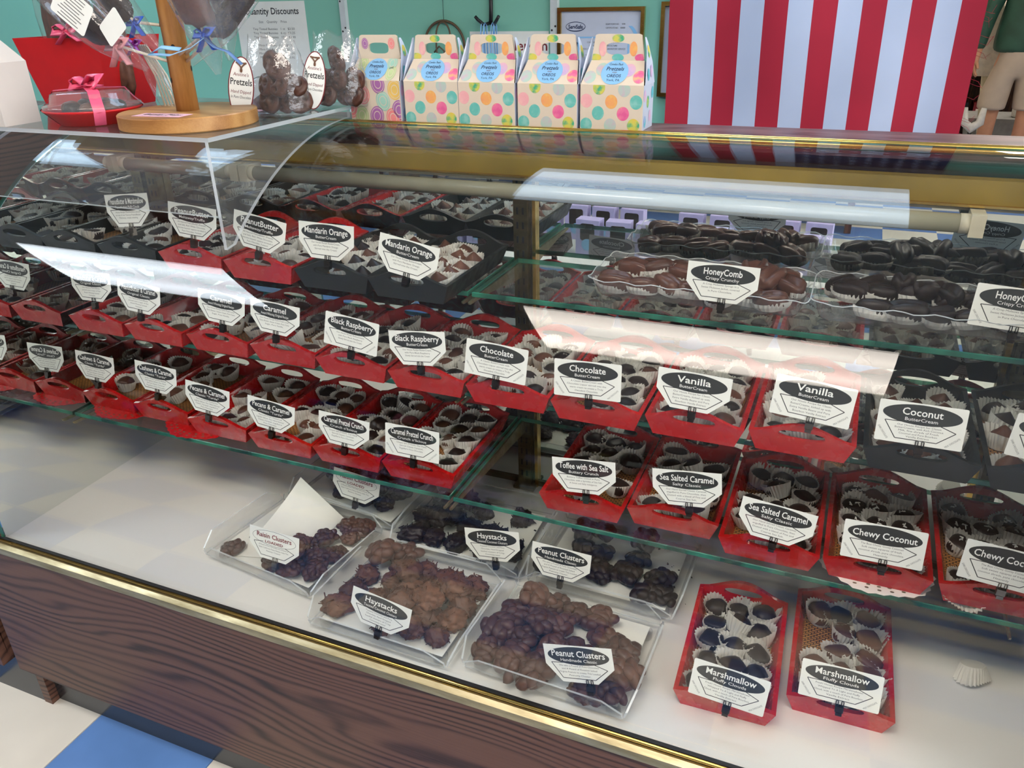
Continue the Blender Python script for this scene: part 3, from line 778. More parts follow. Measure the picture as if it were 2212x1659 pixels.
# (colour, x, y, z, tray words, kinds, count, card key, card style, card x, card z-above-shelf, roll, clip, card words)
ROWS = [
 # upper shelf
 ('black', -1.318, .262, ZA, 'black tray against the mirrored end on the upper shelf', ['dark_square'], 6, None),
 ('black', -1.174, .262, ZA, 'black tray behind the Peanutbutter and Marshmallow card', ['dark_square', 'milk_square'], 8, ('pbm', 'cut', -1.138, .099, 6, 'c', 'white Peanutbutter and Marshmallow card on a black upper tray')),
 ('red', -1.030, .262, ZA, 'upper red tray left of the acrylic corner', ['dark_rough', 'dark_dome'], 9, ('pb', 'cut', -1.000, .090, -4, 'c', 'white Peanutbutter card just left of the acrylic corner')),
 ('red', -.884, .258, ZA, 'upper red tray beside the first Mandarin Orange tray', ['milk_dome', 'milk_dome', 'dark_dome'], 10, ('pb', 'cut', -.862, .084, -9, 'c', 'white Peanutbutter card just right of the acrylic corner')),
 ('black', -.741, .258, ZA, 'black Mandarin Orange tray next to the red tray', ['milk_peak', 'dark_peak'], 12, ('man', 'cut', -.735, .082, -1, 'd', 'upright Mandarin Orange card next to the red upper tray')),
 ('black', -.604, .258, ZA, 'black Mandarin Orange tray at the shelf joint', ['milk_peak'], 13, ('man', 'cut', -.594, .069, -9.5, 'd', 'tilted Mandarin Orange card at the shelf joint')),
 # middle shelf
 ('red', -1.305, .266, ZB, 'middle red tray nearest the mirrored end', ['dark_dome', 'milk_dome'], 7, ('pbc', 'cut', -1.280, .100, 2, 'd', 'Peanutbutter and Caramel card nearest the mirrored end')),
 ('red', -1.160, .266, ZB, 'middle red tray left of both Caramel cards', ['milk_square', 'dark_dome'], 8, ('pbc', 'cut', -1.166, .091, -4, 'd', 'Peanutbutter and Caramel card beside the left Caramel card')),
 ('red', -1.012, .268, ZB, 'middle red tray of the left Caramel card', ['milk_square', 'dark_square'], 8, ('car', 'cut', -.979, .094, -4, 'd', 'left of the two plain Caramel cards')),
 ('red', -.870, .270, ZB, 'middle red tray of the right Caramel card', ['milk_dome', 'milk_square'], 10, ('car', 'cut', -.868, .089, -4, 'd', 'right of the two plain Caramel cards')),
 ('red', -.727, .262, ZB, 'red tray of the tilted Black Raspberry card', ['dark_dome', 'milk_dome'], 12, ('br', 'rect', -.712, .086, -6.5, 'd', 'tilted rectangular Black Raspberry card beside the Caramel cards')),
 ('red', -.584, .258, ZB, 'red tray of the level Black Raspberry card', ['dark_dome', 'milk_dome'], 13, ('br', 'cut', -.589, .080, 6, 'd', 'level cut-corner Black Raspberry card beside the Chocolate cards')),
 ('red', -.442, .254, ZB, 'red tray of the left Chocolate Buttercream card', ['milk_dome', 'dark_dome'], 14, ('cho', 'rect', -.454, .080, -3.5, 'd', 'left Chocolate Buttercream card beside the Black Raspberry card')),
 ('red', -.300, .250, ZB, 'red tray of the right Chocolate Buttercream card', ['milk_dome', 'dark_dome'], 14, ('cho', 'rect', -.310, .075, 2.5, 'd', 'right Chocolate Buttercream card beside the Vanilla card')),
 ('red', -.158, .254, ZB, 'red tray of the left Vanilla card', ['milk_dome', 'dark_dome'], 14, ('van', 'cut', -.161, .080, -2, 'd', 'cut-corner Vanilla Buttercream card, left of the two')),
 ('red', -.015, .262, ZB, 'red tray of the right Vanilla card', ['dark_dome', 'milk_dome'], 14, ('van', 'rect', -.008, .089, -4.5, 'c', 'rectangular Vanilla Buttercream card, right of the two')),
 ('black', .131, .264, ZB, 'black Coconut tray beside the Vanilla tray', ['milk_peak'], 14, ('coc', 'rect', .121, .078, .5, 'd', 'fully visible Coconut Buttercream card on a black tray')),
 ('black', .274, .264, ZB, 'black Coconut tray at the right end', ['dark_peak', 'milk_peak'], 13, ('coc', 'rect', .268, .080, -6, 'd', 'Coconut Buttercream card cut off at the right edge')),
 # lower shelf
 ('red', -1.318, .258, ZC, 'lower red tray nearest the mirrored end', ['milk_turtle'], 6, ('cas', 'cut', -1.318, .097, -2, 'd', 'Cashews and Caramel card nearest the mirrored end')),
 ('red', -1.178, .256, ZC, 'lower red tray of the second Cashews card', ['milk_turtle'], 7, ('cas', 'cut', -1.160, .100, -3, 'd', 'Cashews and Caramel card beside the left Pecans card')),
 ('red', -1.030, .244, ZC, 'lower red tray of the left Pecans card', ['milk_turtle', 'milk_dome'], 10, ('pec', 'cut', -1.030, .084, -5, 'c', 'left Pecans and Caramel card')),
 ('red', -.882, .238, ZC, 'lower red tray of the right Pecans card', ['milk_dome', 'dark_rough'], 12, ('pec', 'cut', -.884, .081, -5, 'd', 'right Pecans and Caramel card')),
 ('red', -.743, .240, ZC, 'lower red tray of the left Pretzel Crunch card', ['dark_rough', 'milk_dome'], 12, ('cpc', 'cut', -.735, .078, -3, 'd', 'left Caramel Pretzel Crunch card with cut corners')),
 ('red', -.602, .240, ZC, 'lower red tray of the right Pretzel Crunch card', ['dark_rough', 'dark_dome', 'milk_dome'], 13, ('cpc', 'rect', -.603, .082, 0, 'd', 'right Caramel Pretzel Crunch card at the shelf joint')),
 ('red', -.318, .246, ZC, 'lower red Toffee with Sea Salt tray', ['dark_square', 'dark_rough'], 11, ('tof', 'cut', -.311, .080, 6, 'd', 'white Toffee with Sea Salt card on a red lower tray')),
 ('red', -.178, .256, ZC, 'lower red tray of the left Sea Salted Caramel card', ['dark_square', 'dark_dome'], 12, ('ssc', 'cut', -.158, .088, 7, 'd', 'left Sea Salted Caramel card beside the Toffee card')),
 ('red', -.036, .232, ZC, 'lower red tray of the right Sea Salted Caramel card', ['dark_square', 'dark_dome'], 13, ('ssc', 'cut', -.030, .076, -5.5, 'd', 'right Sea Salted Caramel card beside the Chewy Coconut card')),
 ('red', .106, .234, ZC, 'lower red tray of the whole Chewy Coconut card', ['dark_shred', 'dark_shred', 'milk_square'], 14, ('che', 'rect', .106, .076, 1, 'd', 'fully visible Chewy Coconut card')),
 ('red', .250, .234, ZC, 'lower red tray at the right edge of the photo', ['dark_shred'], 13, ('che', 'rect', .247, .078, -4, 'c', 'Chewy Coconut card cut off at the right edge')),
]
for k, (c_, x, y, z, d, kinds, n, cd) in enumerate(ROWS):
    tray(c_, x, y, z, d if d.split()[0] in ('red', 'black') or 'red' in d else d)
    fill(x, y, z, kinds, n, 100 + k, d)
    if cd:
        key, st, cx, cz, roll, cl, lab = cd
        card(key, st, cx, y - .008, z + cz, roll, lab, 9, cl)
# deck trays of marshmallows
tray('red', -.059, .092, ZD, 'red tray on the deck with the left Marshmallow card', .03)
fill(-.059, .092, ZD, ['dark_rough', 'dark_rough', 'dark_square'], 15, 301, 'red deck tray with the left Marshmallow card', .03, (), 1.03)
card('mar', 'rect', -.054, .082, ZD + .068, -4, 'left Marshmallow card on a red deck tray', 12, 'd')
tray('red', .088, .138, ZD, 'red tray on the deck with the right Marshmallow card', .02)
fill(.088, .138, ZD, ['milk_square', 'milk_square', 'dark_square'], 13, 302, 'red deck tray with the right Marshmallow card', .02, ((0, 3), (0, 2)), 1.05)
card('mar', 'rect', .082, .128, ZD + .078, 1, 'right Marshmallow card on a red deck tray', 12, 'd')
# ------------------------------------------------------------------ honeycomb trays on the upper shelf
HB = [cmesh('honeycomb', bean(i), 'honey') for i in range(5)]
HD = [cmesh('honeycomb', bean(i + 9), 'dark') for i in range(5)]
def plastic_tray(x0, x1, y0, y1, z, label):
    t_ = thing('plastic_tray', label, 'tray', ((x0 + x1) / 2, (y0 + y1) / 2, z), None, 'clear honeycomb trays on the upper shelf')
    w_, d_ = x1 - x0, y1 - y0; b = B(); n = None; loops = []
    for (ins, zz, sc) in ((.012, .001, 0), (.009, .006, 0), (.004, .024, .0012), (.0, .029, .002), (-.003, .0295, .002)):
        L = rrect(w_ - 2 * ins, d_ - 2 * ins, .018, 6); out = []
        for i in range(len(L)):
            p, q_ = L[i], L[(i + 1) % len(L)]; m_ = max(1, int(math.hypot(q_[0] - p[0], q_[1] - p[1]) / .006))
            out += [(p[0] + (q_[0] - p[0]) * k / 24, p[1] + (q_[1] - p[1]) * k / 24) for k in range(24)] if i % 7 == 6 else [p]
        loops.append([(u, v, zz + sc * math.sin((u + v) * 130)) for u, v in out])
    n = len(loops[0]); vs = [p for L in loops for p in L]; fs = [tuple(range(n - 1, -1, -1))]
    for j in range(len(loops) - 1):
        for i in range(n): fs.append((j * n + i, j * n + (i + 1) % n, (j + 1) * n + (i + 1) % n, (j + 1) * n + i))
    b.add(vs, fs, 0, True); part('tub', b, 'plastic', t_)
    b = B(); b.tube([p for p in loops[-1]] + [loops[-1][0]], .0009, 5); part('rim', b, 'acredge', t_)
    return t_
plastic_tray(-.352, -.036, .368, .515, ZA, 'clear plastic tray of milk honeycomb near the shelf joint')
plastic_tray(-.030, .300, .372, .515, ZA, 'clear plastic tray of dark honeycomb at the right')
def honey(x0, x1, y0, y1, mesh, seed, desc, empty=0.0):
    r = random.Random(seed); random.seed(seed); nx = 7
    for j in range(3):
        for i in range(nx):
            u = (i + .5 + (.25 if j % 2 else -.1)) / nx
            if u < empty - .06 * j: continue
            x = x0 + .022 + u * (x1 - x0 - .044); y = y0 + .028 + j * .043
            o = ob('honeycomb_candy', r.choice(mesh), None, (x + r.uniform(-.004, .004), y + r.uniform(-.005, .005), ZA + .004 + .010 * (j == 1) + r.uniform(0, .008)), (r.uniform(-.25, .25), r.uniform(-.2, .2), r.uniform(-.9, .9)))
            o.scale = [r.uniform(.92, 1.08)] * 3
            tag(o, 'honeycomb candy in a paper cup in ' + desc, 'chocolate', 'honeycombs in ' + desc)
            ob('paper_cup', r.choice(OCUPS), o, (0, 0, -.0005))
    for k in range(4):
        x = r.uniform(x0 + .07 + empty * .12, x1 - .05)
        o = ob('honeycomb_candy', r.choice(mesh), None, (x, y0 + .085 + r.uniform(-.02, .02), ZA + .026), (r.uniform(-.3, .3), r.uniform(-.3, .3), r.uniform(0, 3)))
        tag(o, 'honeycomb candy on top of the pile in ' + desc, 'chocolate', 'top honeycombs in ' + desc)
honey(-.352, -.036, .368, .515, HB, 5, 'the milk honeycomb tray')
honey(-.030, .300, .372, .515, HD, 6, 'the dark honeycomb tray', .16)
card('hon', 'cut', -.153, .366, ZA + .042, -1, 'whole HoneyComb card on the milk honeycomb tray', 8, 'd')
card('hon', 'rect', .212, .372, ZA + .046, -3, 'HoneyComb card cut off at the right edge', 8, 'd')

# ------------------------------------------------------------------ clear acrylic deck trays with clusters
def acrylic_tray(x, y, rz, label, liner=True, w_=.255, d_=.205):
    t_ = thing('acrylic_tray', label, 'tray', (x, y, ZD), (0, 0, rz), 'acrylic trays on the deck')
    h0 = .013; t = .003
    b = B(); b.box(-w_ / 2 + .006, w_ / 2 - .006, -d_ / 2 + .006, d_ / 2 - .006, h0, h0 + t); part('base', b, 'acrylic', t_)
    def lip(a, c_, out, hh=.030, ch=.028):
        """lip along a->c (2-D), leaning outward; corners chamfered"""
        a = Vector((a[0], a[1], 0)); c_ = Vector((c_[0], c_[1], 0)); d = (c_ - a).normalized(); nrm = Vector((out[0], out[1], 0))
        l = (c_ - a).length; pts = [(0, 0), (l, 0), (l, hh * .35), (l - ch, hh), (ch, hh), (0, hh * .35)]
        b = B(); vs = []
        for off in (0, t):
            for u, v in pts: p = a + d * u + nrm * (v * .32 + off) + Vector((0, 0, h0 + v)); vs.append(tuple(p))
        n = 6
        b.add(vs, [tuple(range(n)), tuple(range(2 * n - 1, n - 1, -1))], 0)
        b.add(vs, [(i, i + n, (i + 1) % n + n, (i + 1) % n) for i in range(n)], 1)
        part('lip', b, ['acrylic', 'acredge'], t_, fix=True)
    X, Y = w_ / 2 - .006, d_ / 2 - .006
    lip((-X, -Y), (X, -Y), (0, -1)); lip((X, Y), (-X, Y), (0, 1)); lip((-X, Y), (-X, -Y), (-1, 0)); lip((X, -Y), (X, Y), (1, 0))
    for sx in (-1, 1):
        for sy in (-1, 1):
            b = B(); b.lathe([(.0105, 0), (.0115, .001), (.0115, .012), (.0105, h0)], 18, 0, sx * (X - .018), sy * (Y - .018)); part('foot', b, 'acrylic', t_)
    if liner:
        b = B(); b.box(-X + .012, X - .012, -Y + .012, Y - .012, 0, .0004)
        tag(ob('paper_liner', b.mesh('paper_liner', 'card'), None, (x, y, ZD + h0 + t + .0002), (0, 0, rz)), 'white paper sheet lining the ' + label, 'paper', 'paper liners in acrylic trays')
    return t_
def lump(seed, kind):
    """candy cluster: many chocolate-coated nuts, raisins or coconut shreds stuck together"""
    r = random.Random(seed); o = Vector((seed * 2.7, seed * .9, 4)); V = []; F = []
    def put(vs, fs): k = len(V); V.extend(vs); F.extend(tuple(i + k for i in f) for f in fs)
    ax = (r.uniform(.95, 1.2), r.uniform(.85, 1.05))
    if kind == 'hay':
        vs, fs = IC4; out = []
        for v in vs:
            q_ = .80 + .22 * mnoise.noise(v * 1.7 + o) + .13 * mnoise.noise(v * 4 + o) + .13 * mnoise.noise(v * 9 + o) + .09 * mnoise.noise(v * 19 + o)
            p = Vector((v.x * ax[0], v.y * ax[1], v.z * .72)) * q_ * .0235; out.append((p.x, p.y, max(p.z, -.010) + .010))
        put(out, fs); vs2 = out
        for _ in range(46):
            p = Vector(r.choice(vs2)); d = Vector((r.gauss(0, 1), r.gauss(0, 1), r.gauss(0, .5))).normalized() * r.uniform(.003, .006); w_ = Vector((d.y, -d.x, 0)).normalized() * .0009; u_ = Vector((0, 0, .0010))
            if p.z < .004: continue
            c_ = [p - d, p + d]; put([tuple(c_[0] - w_), tuple(c_[0] + w_), tuple(c_[0] + u_), tuple(c_[1] - w_), tuple(c_[1] + w_), tuple(c_[1] + u_)], [(0, 1, 4, 3), (1, 2, 5, 4), (2, 0, 3, 5), (0, 2, 1), (3, 4, 5)])
        return V, F
    vs, fs = IC3; out = []
    for v in vs:
        q_ = .80 + .16 * mnoise.noise(v * 1.8 + o); p = Vector((v.x * ax[0], v.y * ax[1], v.z * .55)) * q_ * .0215; out.append((p.x, p.y, max(p.z, -.008) + .008))
    put(out, fs); vs, fs = IC2
    n, s0 = (11, .0088) if kind == 'pea' else (20, .0062)
    for k in range(n):
        a = k * 2.4 + r.uniform(-.4, .4); q_ = math.sqrt((k + .5) / n); c_ = Vector((q_ * .0170 * ax[0] * math.cos(a), q_ * .0170 * ax[1] * math.sin(a), .009 + .0085 * (1 - q_ * q_) + r.uniform(-.001, .002)))
        rot = Euler((r.uniform(-.5, .5), r.uniform(-.5, .5), r.uniform(0, 6.3))).to_matrix(); e_ = Vector((s0 * r.uniform(1.0, 1.45), s0 * r.uniform(.75, .95), s0 * r.uniform(.75, .95)))
        put([tuple(c_ + rot @ Vector((v.x * e_.x, v.y * e_.y, v.z * e_.z)) * (1 + .12 * mnoise.noise(v * 1.5 + o + c_ * 200))) for v in vs], fs)
    return V, F
LM = {('hay', 0): [cmesh('cluster', lump(i, 'hay'), 'hay') for i in range(6)], ('hay', 1): [cmesh('cluster', lump(i + 3, 'hay'), 'dark') for i in range(4)],
      ('pea', 0): [cmesh('cluster', lump(i + 20, 'pea'), 'cluster') for i in range(6)], ('pea', 1): [cmesh('cluster', lump(i + 24, 'pea'), 'dark') for i in range(4)],
      ('rai', 0): [cmesh('cluster', lump(i + 40, 'rai'), 'cluster') for i in range(5)], ('rai', 1): [cmesh('cluster', lump(i + 44, 'rai'), 'dark') for i in range(4)]}
def clusters(x, y, rz, spots, kind, dk, seed, word, desc, sc=1.0):
    r = random.Random(seed); c_, s_ = math.cos(rz), math.sin(rz)
    for u, v, h in spots:
        u += r.uniform(-.004, .004); v += r.uniform(-.004, .004)
        o = ob(word + '_cluster', r.choice(LM[(kind, dk)]), None, (x + u * c_ - v * s_, y + u * s_ + v * c_, ZD + .0165 + h), (r.uniform(-.25, .25), r.uniform(-.25, .25), r.uniform(0, 6.28)))
        o.scale = [sc * r.uniform(1.02, 1.36)] * 3
        tag(o, ('lumpy %s chocolate %s cluster in ' % ('dark' if dk else 'milk', word)) + desc, 'chocolate', word + ' clusters in ' + desc)
def grid(nx, ny, w_, d_, drop=(), extra=()):
    out = [((i + .5) / nx * w_ - w_ / 2, (j + .5) / ny * d_ - d_ / 2, 0) for j in range(ny) for i in range(nx) if (i, j) not in drop]
    return out + list(extra)
acrylic_tray(-.845, .192, -.115, 'front acrylic tray of raisin clusters')
clusters(-.845, .192, -.115, [(.10, -.055, 0), (.055, -.07, 0), (.012, -.068, 0), (.075, -.02, 0), (.035, -.03, .004), (.105, -.005, 0), (.06, .02, .002), (.095, .045, 0), (.10, .075, .0), (.02, -.005, 0), (-.075, -.075, 0), (.075, .07, .004), (.045, -.045, .02)], 'rai', 0, 1, 'raisin', 'the front raisin tray', .95)
card('rai', 'open', -.806, .098, ZD + .082, -2, 'Raisin Clusters card on the front raisin tray', 12, 'c')
acrylic_tray(-.815, .400, -.07, 'rear acrylic tray of raisin clusters')
clusters(-.815, .400, -.07, grid(4, 3, .20, .15, ((0, 0),)), 'rai', 1, 2, 'raisin', 'the rear raisin tray')
card('rai', 'open', -.775, .300, ZD + .082, -6, 'Raisin Clusters card on the rear raisin tray', 12, 'c')
acrylic_tray(-.572, .125, -.02, 'front acrylic tray of haystacks')
clusters(-.572, .125, -.02, grid(5, 4, .225, .165, ((0, 3), (1, 0)), [(.05, -.01, .022), (-.02, .04, .02), (.01, -.03, .02), (.075, .03, .022)]), 'hay', 0, 3, 'haystack', 'the front haystack tray', .98)
clusters(-.572, .125, -.02, [(-.085, .07, .012), (-.055, .085, .006)], 'pea', 0, 13, 'haystack', 'the back left of the front haystack tray', 1.1)
card('hay', 'cut', -.558, .026, ZD + .078, -9, 'Haystacks card on the front haystack tray', 12, 'd')
acrylic_tray(-.553, .345, .02, 'rear acrylic tray of dark haystacks')
clusters(-.553, .345, .02, [(-.09, -.06, 0), (-.05, -.065, 0), (-.005, -.06, 0), (.05, -.06, 0), (.09, -.045, 0), (-.09, -.01, 0), (-.05, .005, .005), (-.01, -.015, .004), (-.085, .045, 0), (-.045, .055, .004), (-.005, .05, 0), (.04, -.02, 0), (.075, .045, 0), (-.06, -.03, .02)], 'hay', 1, 4, 'haystack', 'the rear haystack tray', 1.0)
card('hay', 'cut', -.465, .232, ZD + .082, 9, 'Haystacks card on the rear haystack tray', 12, 'd')
acrylic_tray(-.302, .132, -.03, 'front acrylic tray of peanut clusters')
clusters(-.302, .132, -.03, [(-.10, -.07, 0), (-.055, -.075, 0), (-.01, -.08, 0), (.095, -.075, 0), (.06, -.08, 0), (-.095, -.025, 0), (-.055, -.03, .004), (-.01, -.035, 0), (.10, -.035, .002), (-.09, .02, 0), (-.05, .015, .004), (-.015, .01, .012), (.055, .015, 0), (.085, -.0, 0), (-.075, .06, 0), (-.035, .05, .002), (.0, .05, 0), (.035, .06, 0), (.03, -.03, 0), (-.04, -.01, .022), (-.07, .04, .02)], 'pea', 0, 5, 'peanut', 'the front peanut tray', 1.05)
card('pea', 'cut', -.247, .032, ZD + .084, 14, 'Peanut Clusters card on the front peanut tray', 12, 'd', clipx=.012)
acrylic_tray(-.285, .345, -.02, 'rear acrylic tray of dark peanut clusters')
clusters(-.285, .345, -.02, [(-.10, -.06, 0), (-.055, -.055, 0), (-.01, -.05, 0), (.03, -.04, 0), (.10, -.06, 0), (.07, -.075, 0), (-.06, -.005, 0), (-.02, .0, 0), (.04, .01, 0), (-.07, .05, 0), (-.04, .065, 0), (.035, .065, 0), (.09, -.03, 0)], 'pea', 1, 6, 'peanut', 'the rear peanut tray', 1.0)
card('pea', 'cut', -.345, .230, ZD + .080, -1, 'Peanut Clusters card on the rear peanut tray', 12, 'd')
# loose wax paper in the front raisin tray: a sheet whose far corner curls up
b = B(); n = 10; vs = []
p00, p10, p11, p01 = Vector((-.920, .118, .4852)), Vector((-.800, .150, .4852)), Vector((-.800, .285, .4862)), Vector((-.900, .300, .546))
for j in range(n):
    for i in range(n):
        u, v = i / (n - 1), j / (n - 1); p = p00 * (1 - u) * (1 - v) + p10 * u * (1 - v) + p11 * u * v + p01 * (1 - u) * v
        p.z -= .020 * (1 - u) * v * (1 - v) * 2; p.z = max(p.z, .4852); vs.append(tuple(p - Vector((-.86, .2, ZD))))
b.add(vs, [(j * n + i, j * n + i + 1, (j + 1) * n + i + 1, (j + 1) * n + i) for j in range(n - 1) for i in range(n - 1)], 0, True)
tag(ob('wax_paper', b.mesh('wax_paper', 'card'), None, (-.86, .2, ZD)), 'loose wax paper sheet curling up in the front raisin tray', 'paper')
# crumbs, stray cups, doilies
r = random.Random(3); b = B()
for k in range(46):
    cx, cy = r.choice(((-.885, .20), (-.885, .22), (-.20, .36), (-.19, .33), (-.47, .38)))
    x, y, s_ = cx + r.gauss(0, .022), cy + r.gauss(0, .02), r.uniform(.0006, .0022)
    b.box(-s_, s_, -s_ * .6, s_ * .6, 0, s_ * .7, 0, Matrix.Translation((x, y, ZD + .0185)) @ Matrix.Rotation(r.uniform(0, 3), 4, 'Z'))
tag(part('chocolate_crumbs', b, 'dark', None), 'tiny chocolate crumbs scattered over the tray papers', 'crumbs', None, 'stuff')
def stray(x, y, z, rot, lab):
    o = ob('paper_cup', CUPS[1], None, (x, y, z), rot, (1.2, 1.2, 1.2)); tag(o, lab, 'paper cup')
stray(.262, .300, ZD + .0245, (2.75, 0, .3), 'empty paper cup fallen on the deck near right edge')
stray(.213, .262, ZC + .010, (1.4, 0, .1), 'empty paper cup on the lower shelf under the cards')
def doily(x, y, z, rad, mat, label, seed):
    n = 48; b = B(); vs = []
    for i in range(n):
        a = 2 * PI * i / n; rr = rad * (1 + .05 * (i % 2) + .03 * math.sin(6 * a)); vs.append((rr * math.cos(a), rr * math.sin(a) * .75))
    inn = [(u * .62, v * .62) for u, v in vs]
    b.ringplate(vs, inn, lambda u, v: (u, v, .0004), lambda u, v: (u, v, 0)); b.prism(inn, 0, .0004, 'z')
    h_ = B()
    for i in range(0, n, 2):
        a = 2 * PI * (i + .5) / n
        for f_ in (.72, .86): h_.ngon([(rad * f_ * math.cos(a) + .003 * math.cos(q_), rad * f_ * .75 * math.sin(a) + .002 * math.sin(q_), .0006) for q_ in (0, 1.05, 2.1, 3.14, 4.19, 5.24)])
    o = tag(ob('paper_doily', fixn(b.mesh('paper_doily', mat)), None, (x, y, z)), label, 'doily')
    part('lace_holes', h_, 'inwall', o)['kind'] = 'stuff'
doily(.11, .277, ZC + .0003, .072, 'white', 'white lace paper doily under the Chewy Coconut tray', 1)
doily(-1.10, .280, ZC + .0003, .075, 'red', 'red lace doily under the left Pecans tray', 2)
doily(-1.36 + .06, .284, ZC + .0003, .07, 'red', 'red lace doily under the tray nearest the mirrored end', 3)

# ------------------------------------------------------------------ gable boxes on the cap
def wcol(name, c1, c2, c3):
    t = NT(name); n = t.noise(t.coord(), 70, 3)
    return t.done(t.pbsdf(t.ramp(n, [(0.36, c1), (0.52, c2), (0.66, c3)]), 0.5).outputs[0])
M['boxcard'] = plain('cream_carton', srgb(222, 207, 186), 0.5, 0, 0.02)
M['boxside'] = plain('white_carton', srgb(200, 206, 222), 0.5, 0, 0.02)
DOT = [wcol('dot_lime', srgb(226, 196, 84), srgb(206, 206, 96), srgb(70, 172, 130)), wcol('dot_mint', srgb(176, 206, 190), srgb(190, 196, 192), srgb(206, 176, 190)), wcol('dot_pink', srgb(236, 168, 172), srgb(238, 176, 178), srgb(240, 190, 180)),
       wcol('dot_orange', srgb(236, 160, 110), srgb(240, 170, 100), srgb(238, 190, 110)), wcol('dot_teal', srgb(96, 186, 176), srgb(110, 190, 178), srgb(140, 200, 190)), wcol('dot_magenta', srgb(228, 96, 150), srgb(236, 120, 160), srgb(240, 180, 130)),
       wcol('dot_aqua', srgb(80, 170, 190), srgb(100, 190, 200), srgb(160, 180, 220)), wcol('dot_lilac', srgb(196, 168, 214), srgb(210, 180, 214), srgb(226, 180, 200))]
EGG = [plain('egg_rose', srgb(236, 140, 140), .5), plain('egg_gold', srgb(236, 196, 104), .5), plain('egg_plum', srgb(170, 110, 170), .5), plain('egg_sage', srgb(160, 206, 190), .5), plain('egg_moss', srgb(190, 206, 150), .5)]
M['sticker'] = plain('sky_sticker', srgb(140, 194, 236), .4, 0, .02)
BW, BD, BH1, BH2, BH3 = .0505, .058, .066, .099, .1365
def roofq(u, w_, t_):
    """point on the front: below BH1 on the face, above on the sloping roof, above BH2 on the handle"""
    if w_ <= BH1: return (u, -t_, w_)
    if w_ <= BH2:
        k = (w_ - BH1) / (BH2 - BH1); return (u, k * .027 - t_ * .82, w_ + t_ * .56)
    return (u, .0269 - t_, w_)
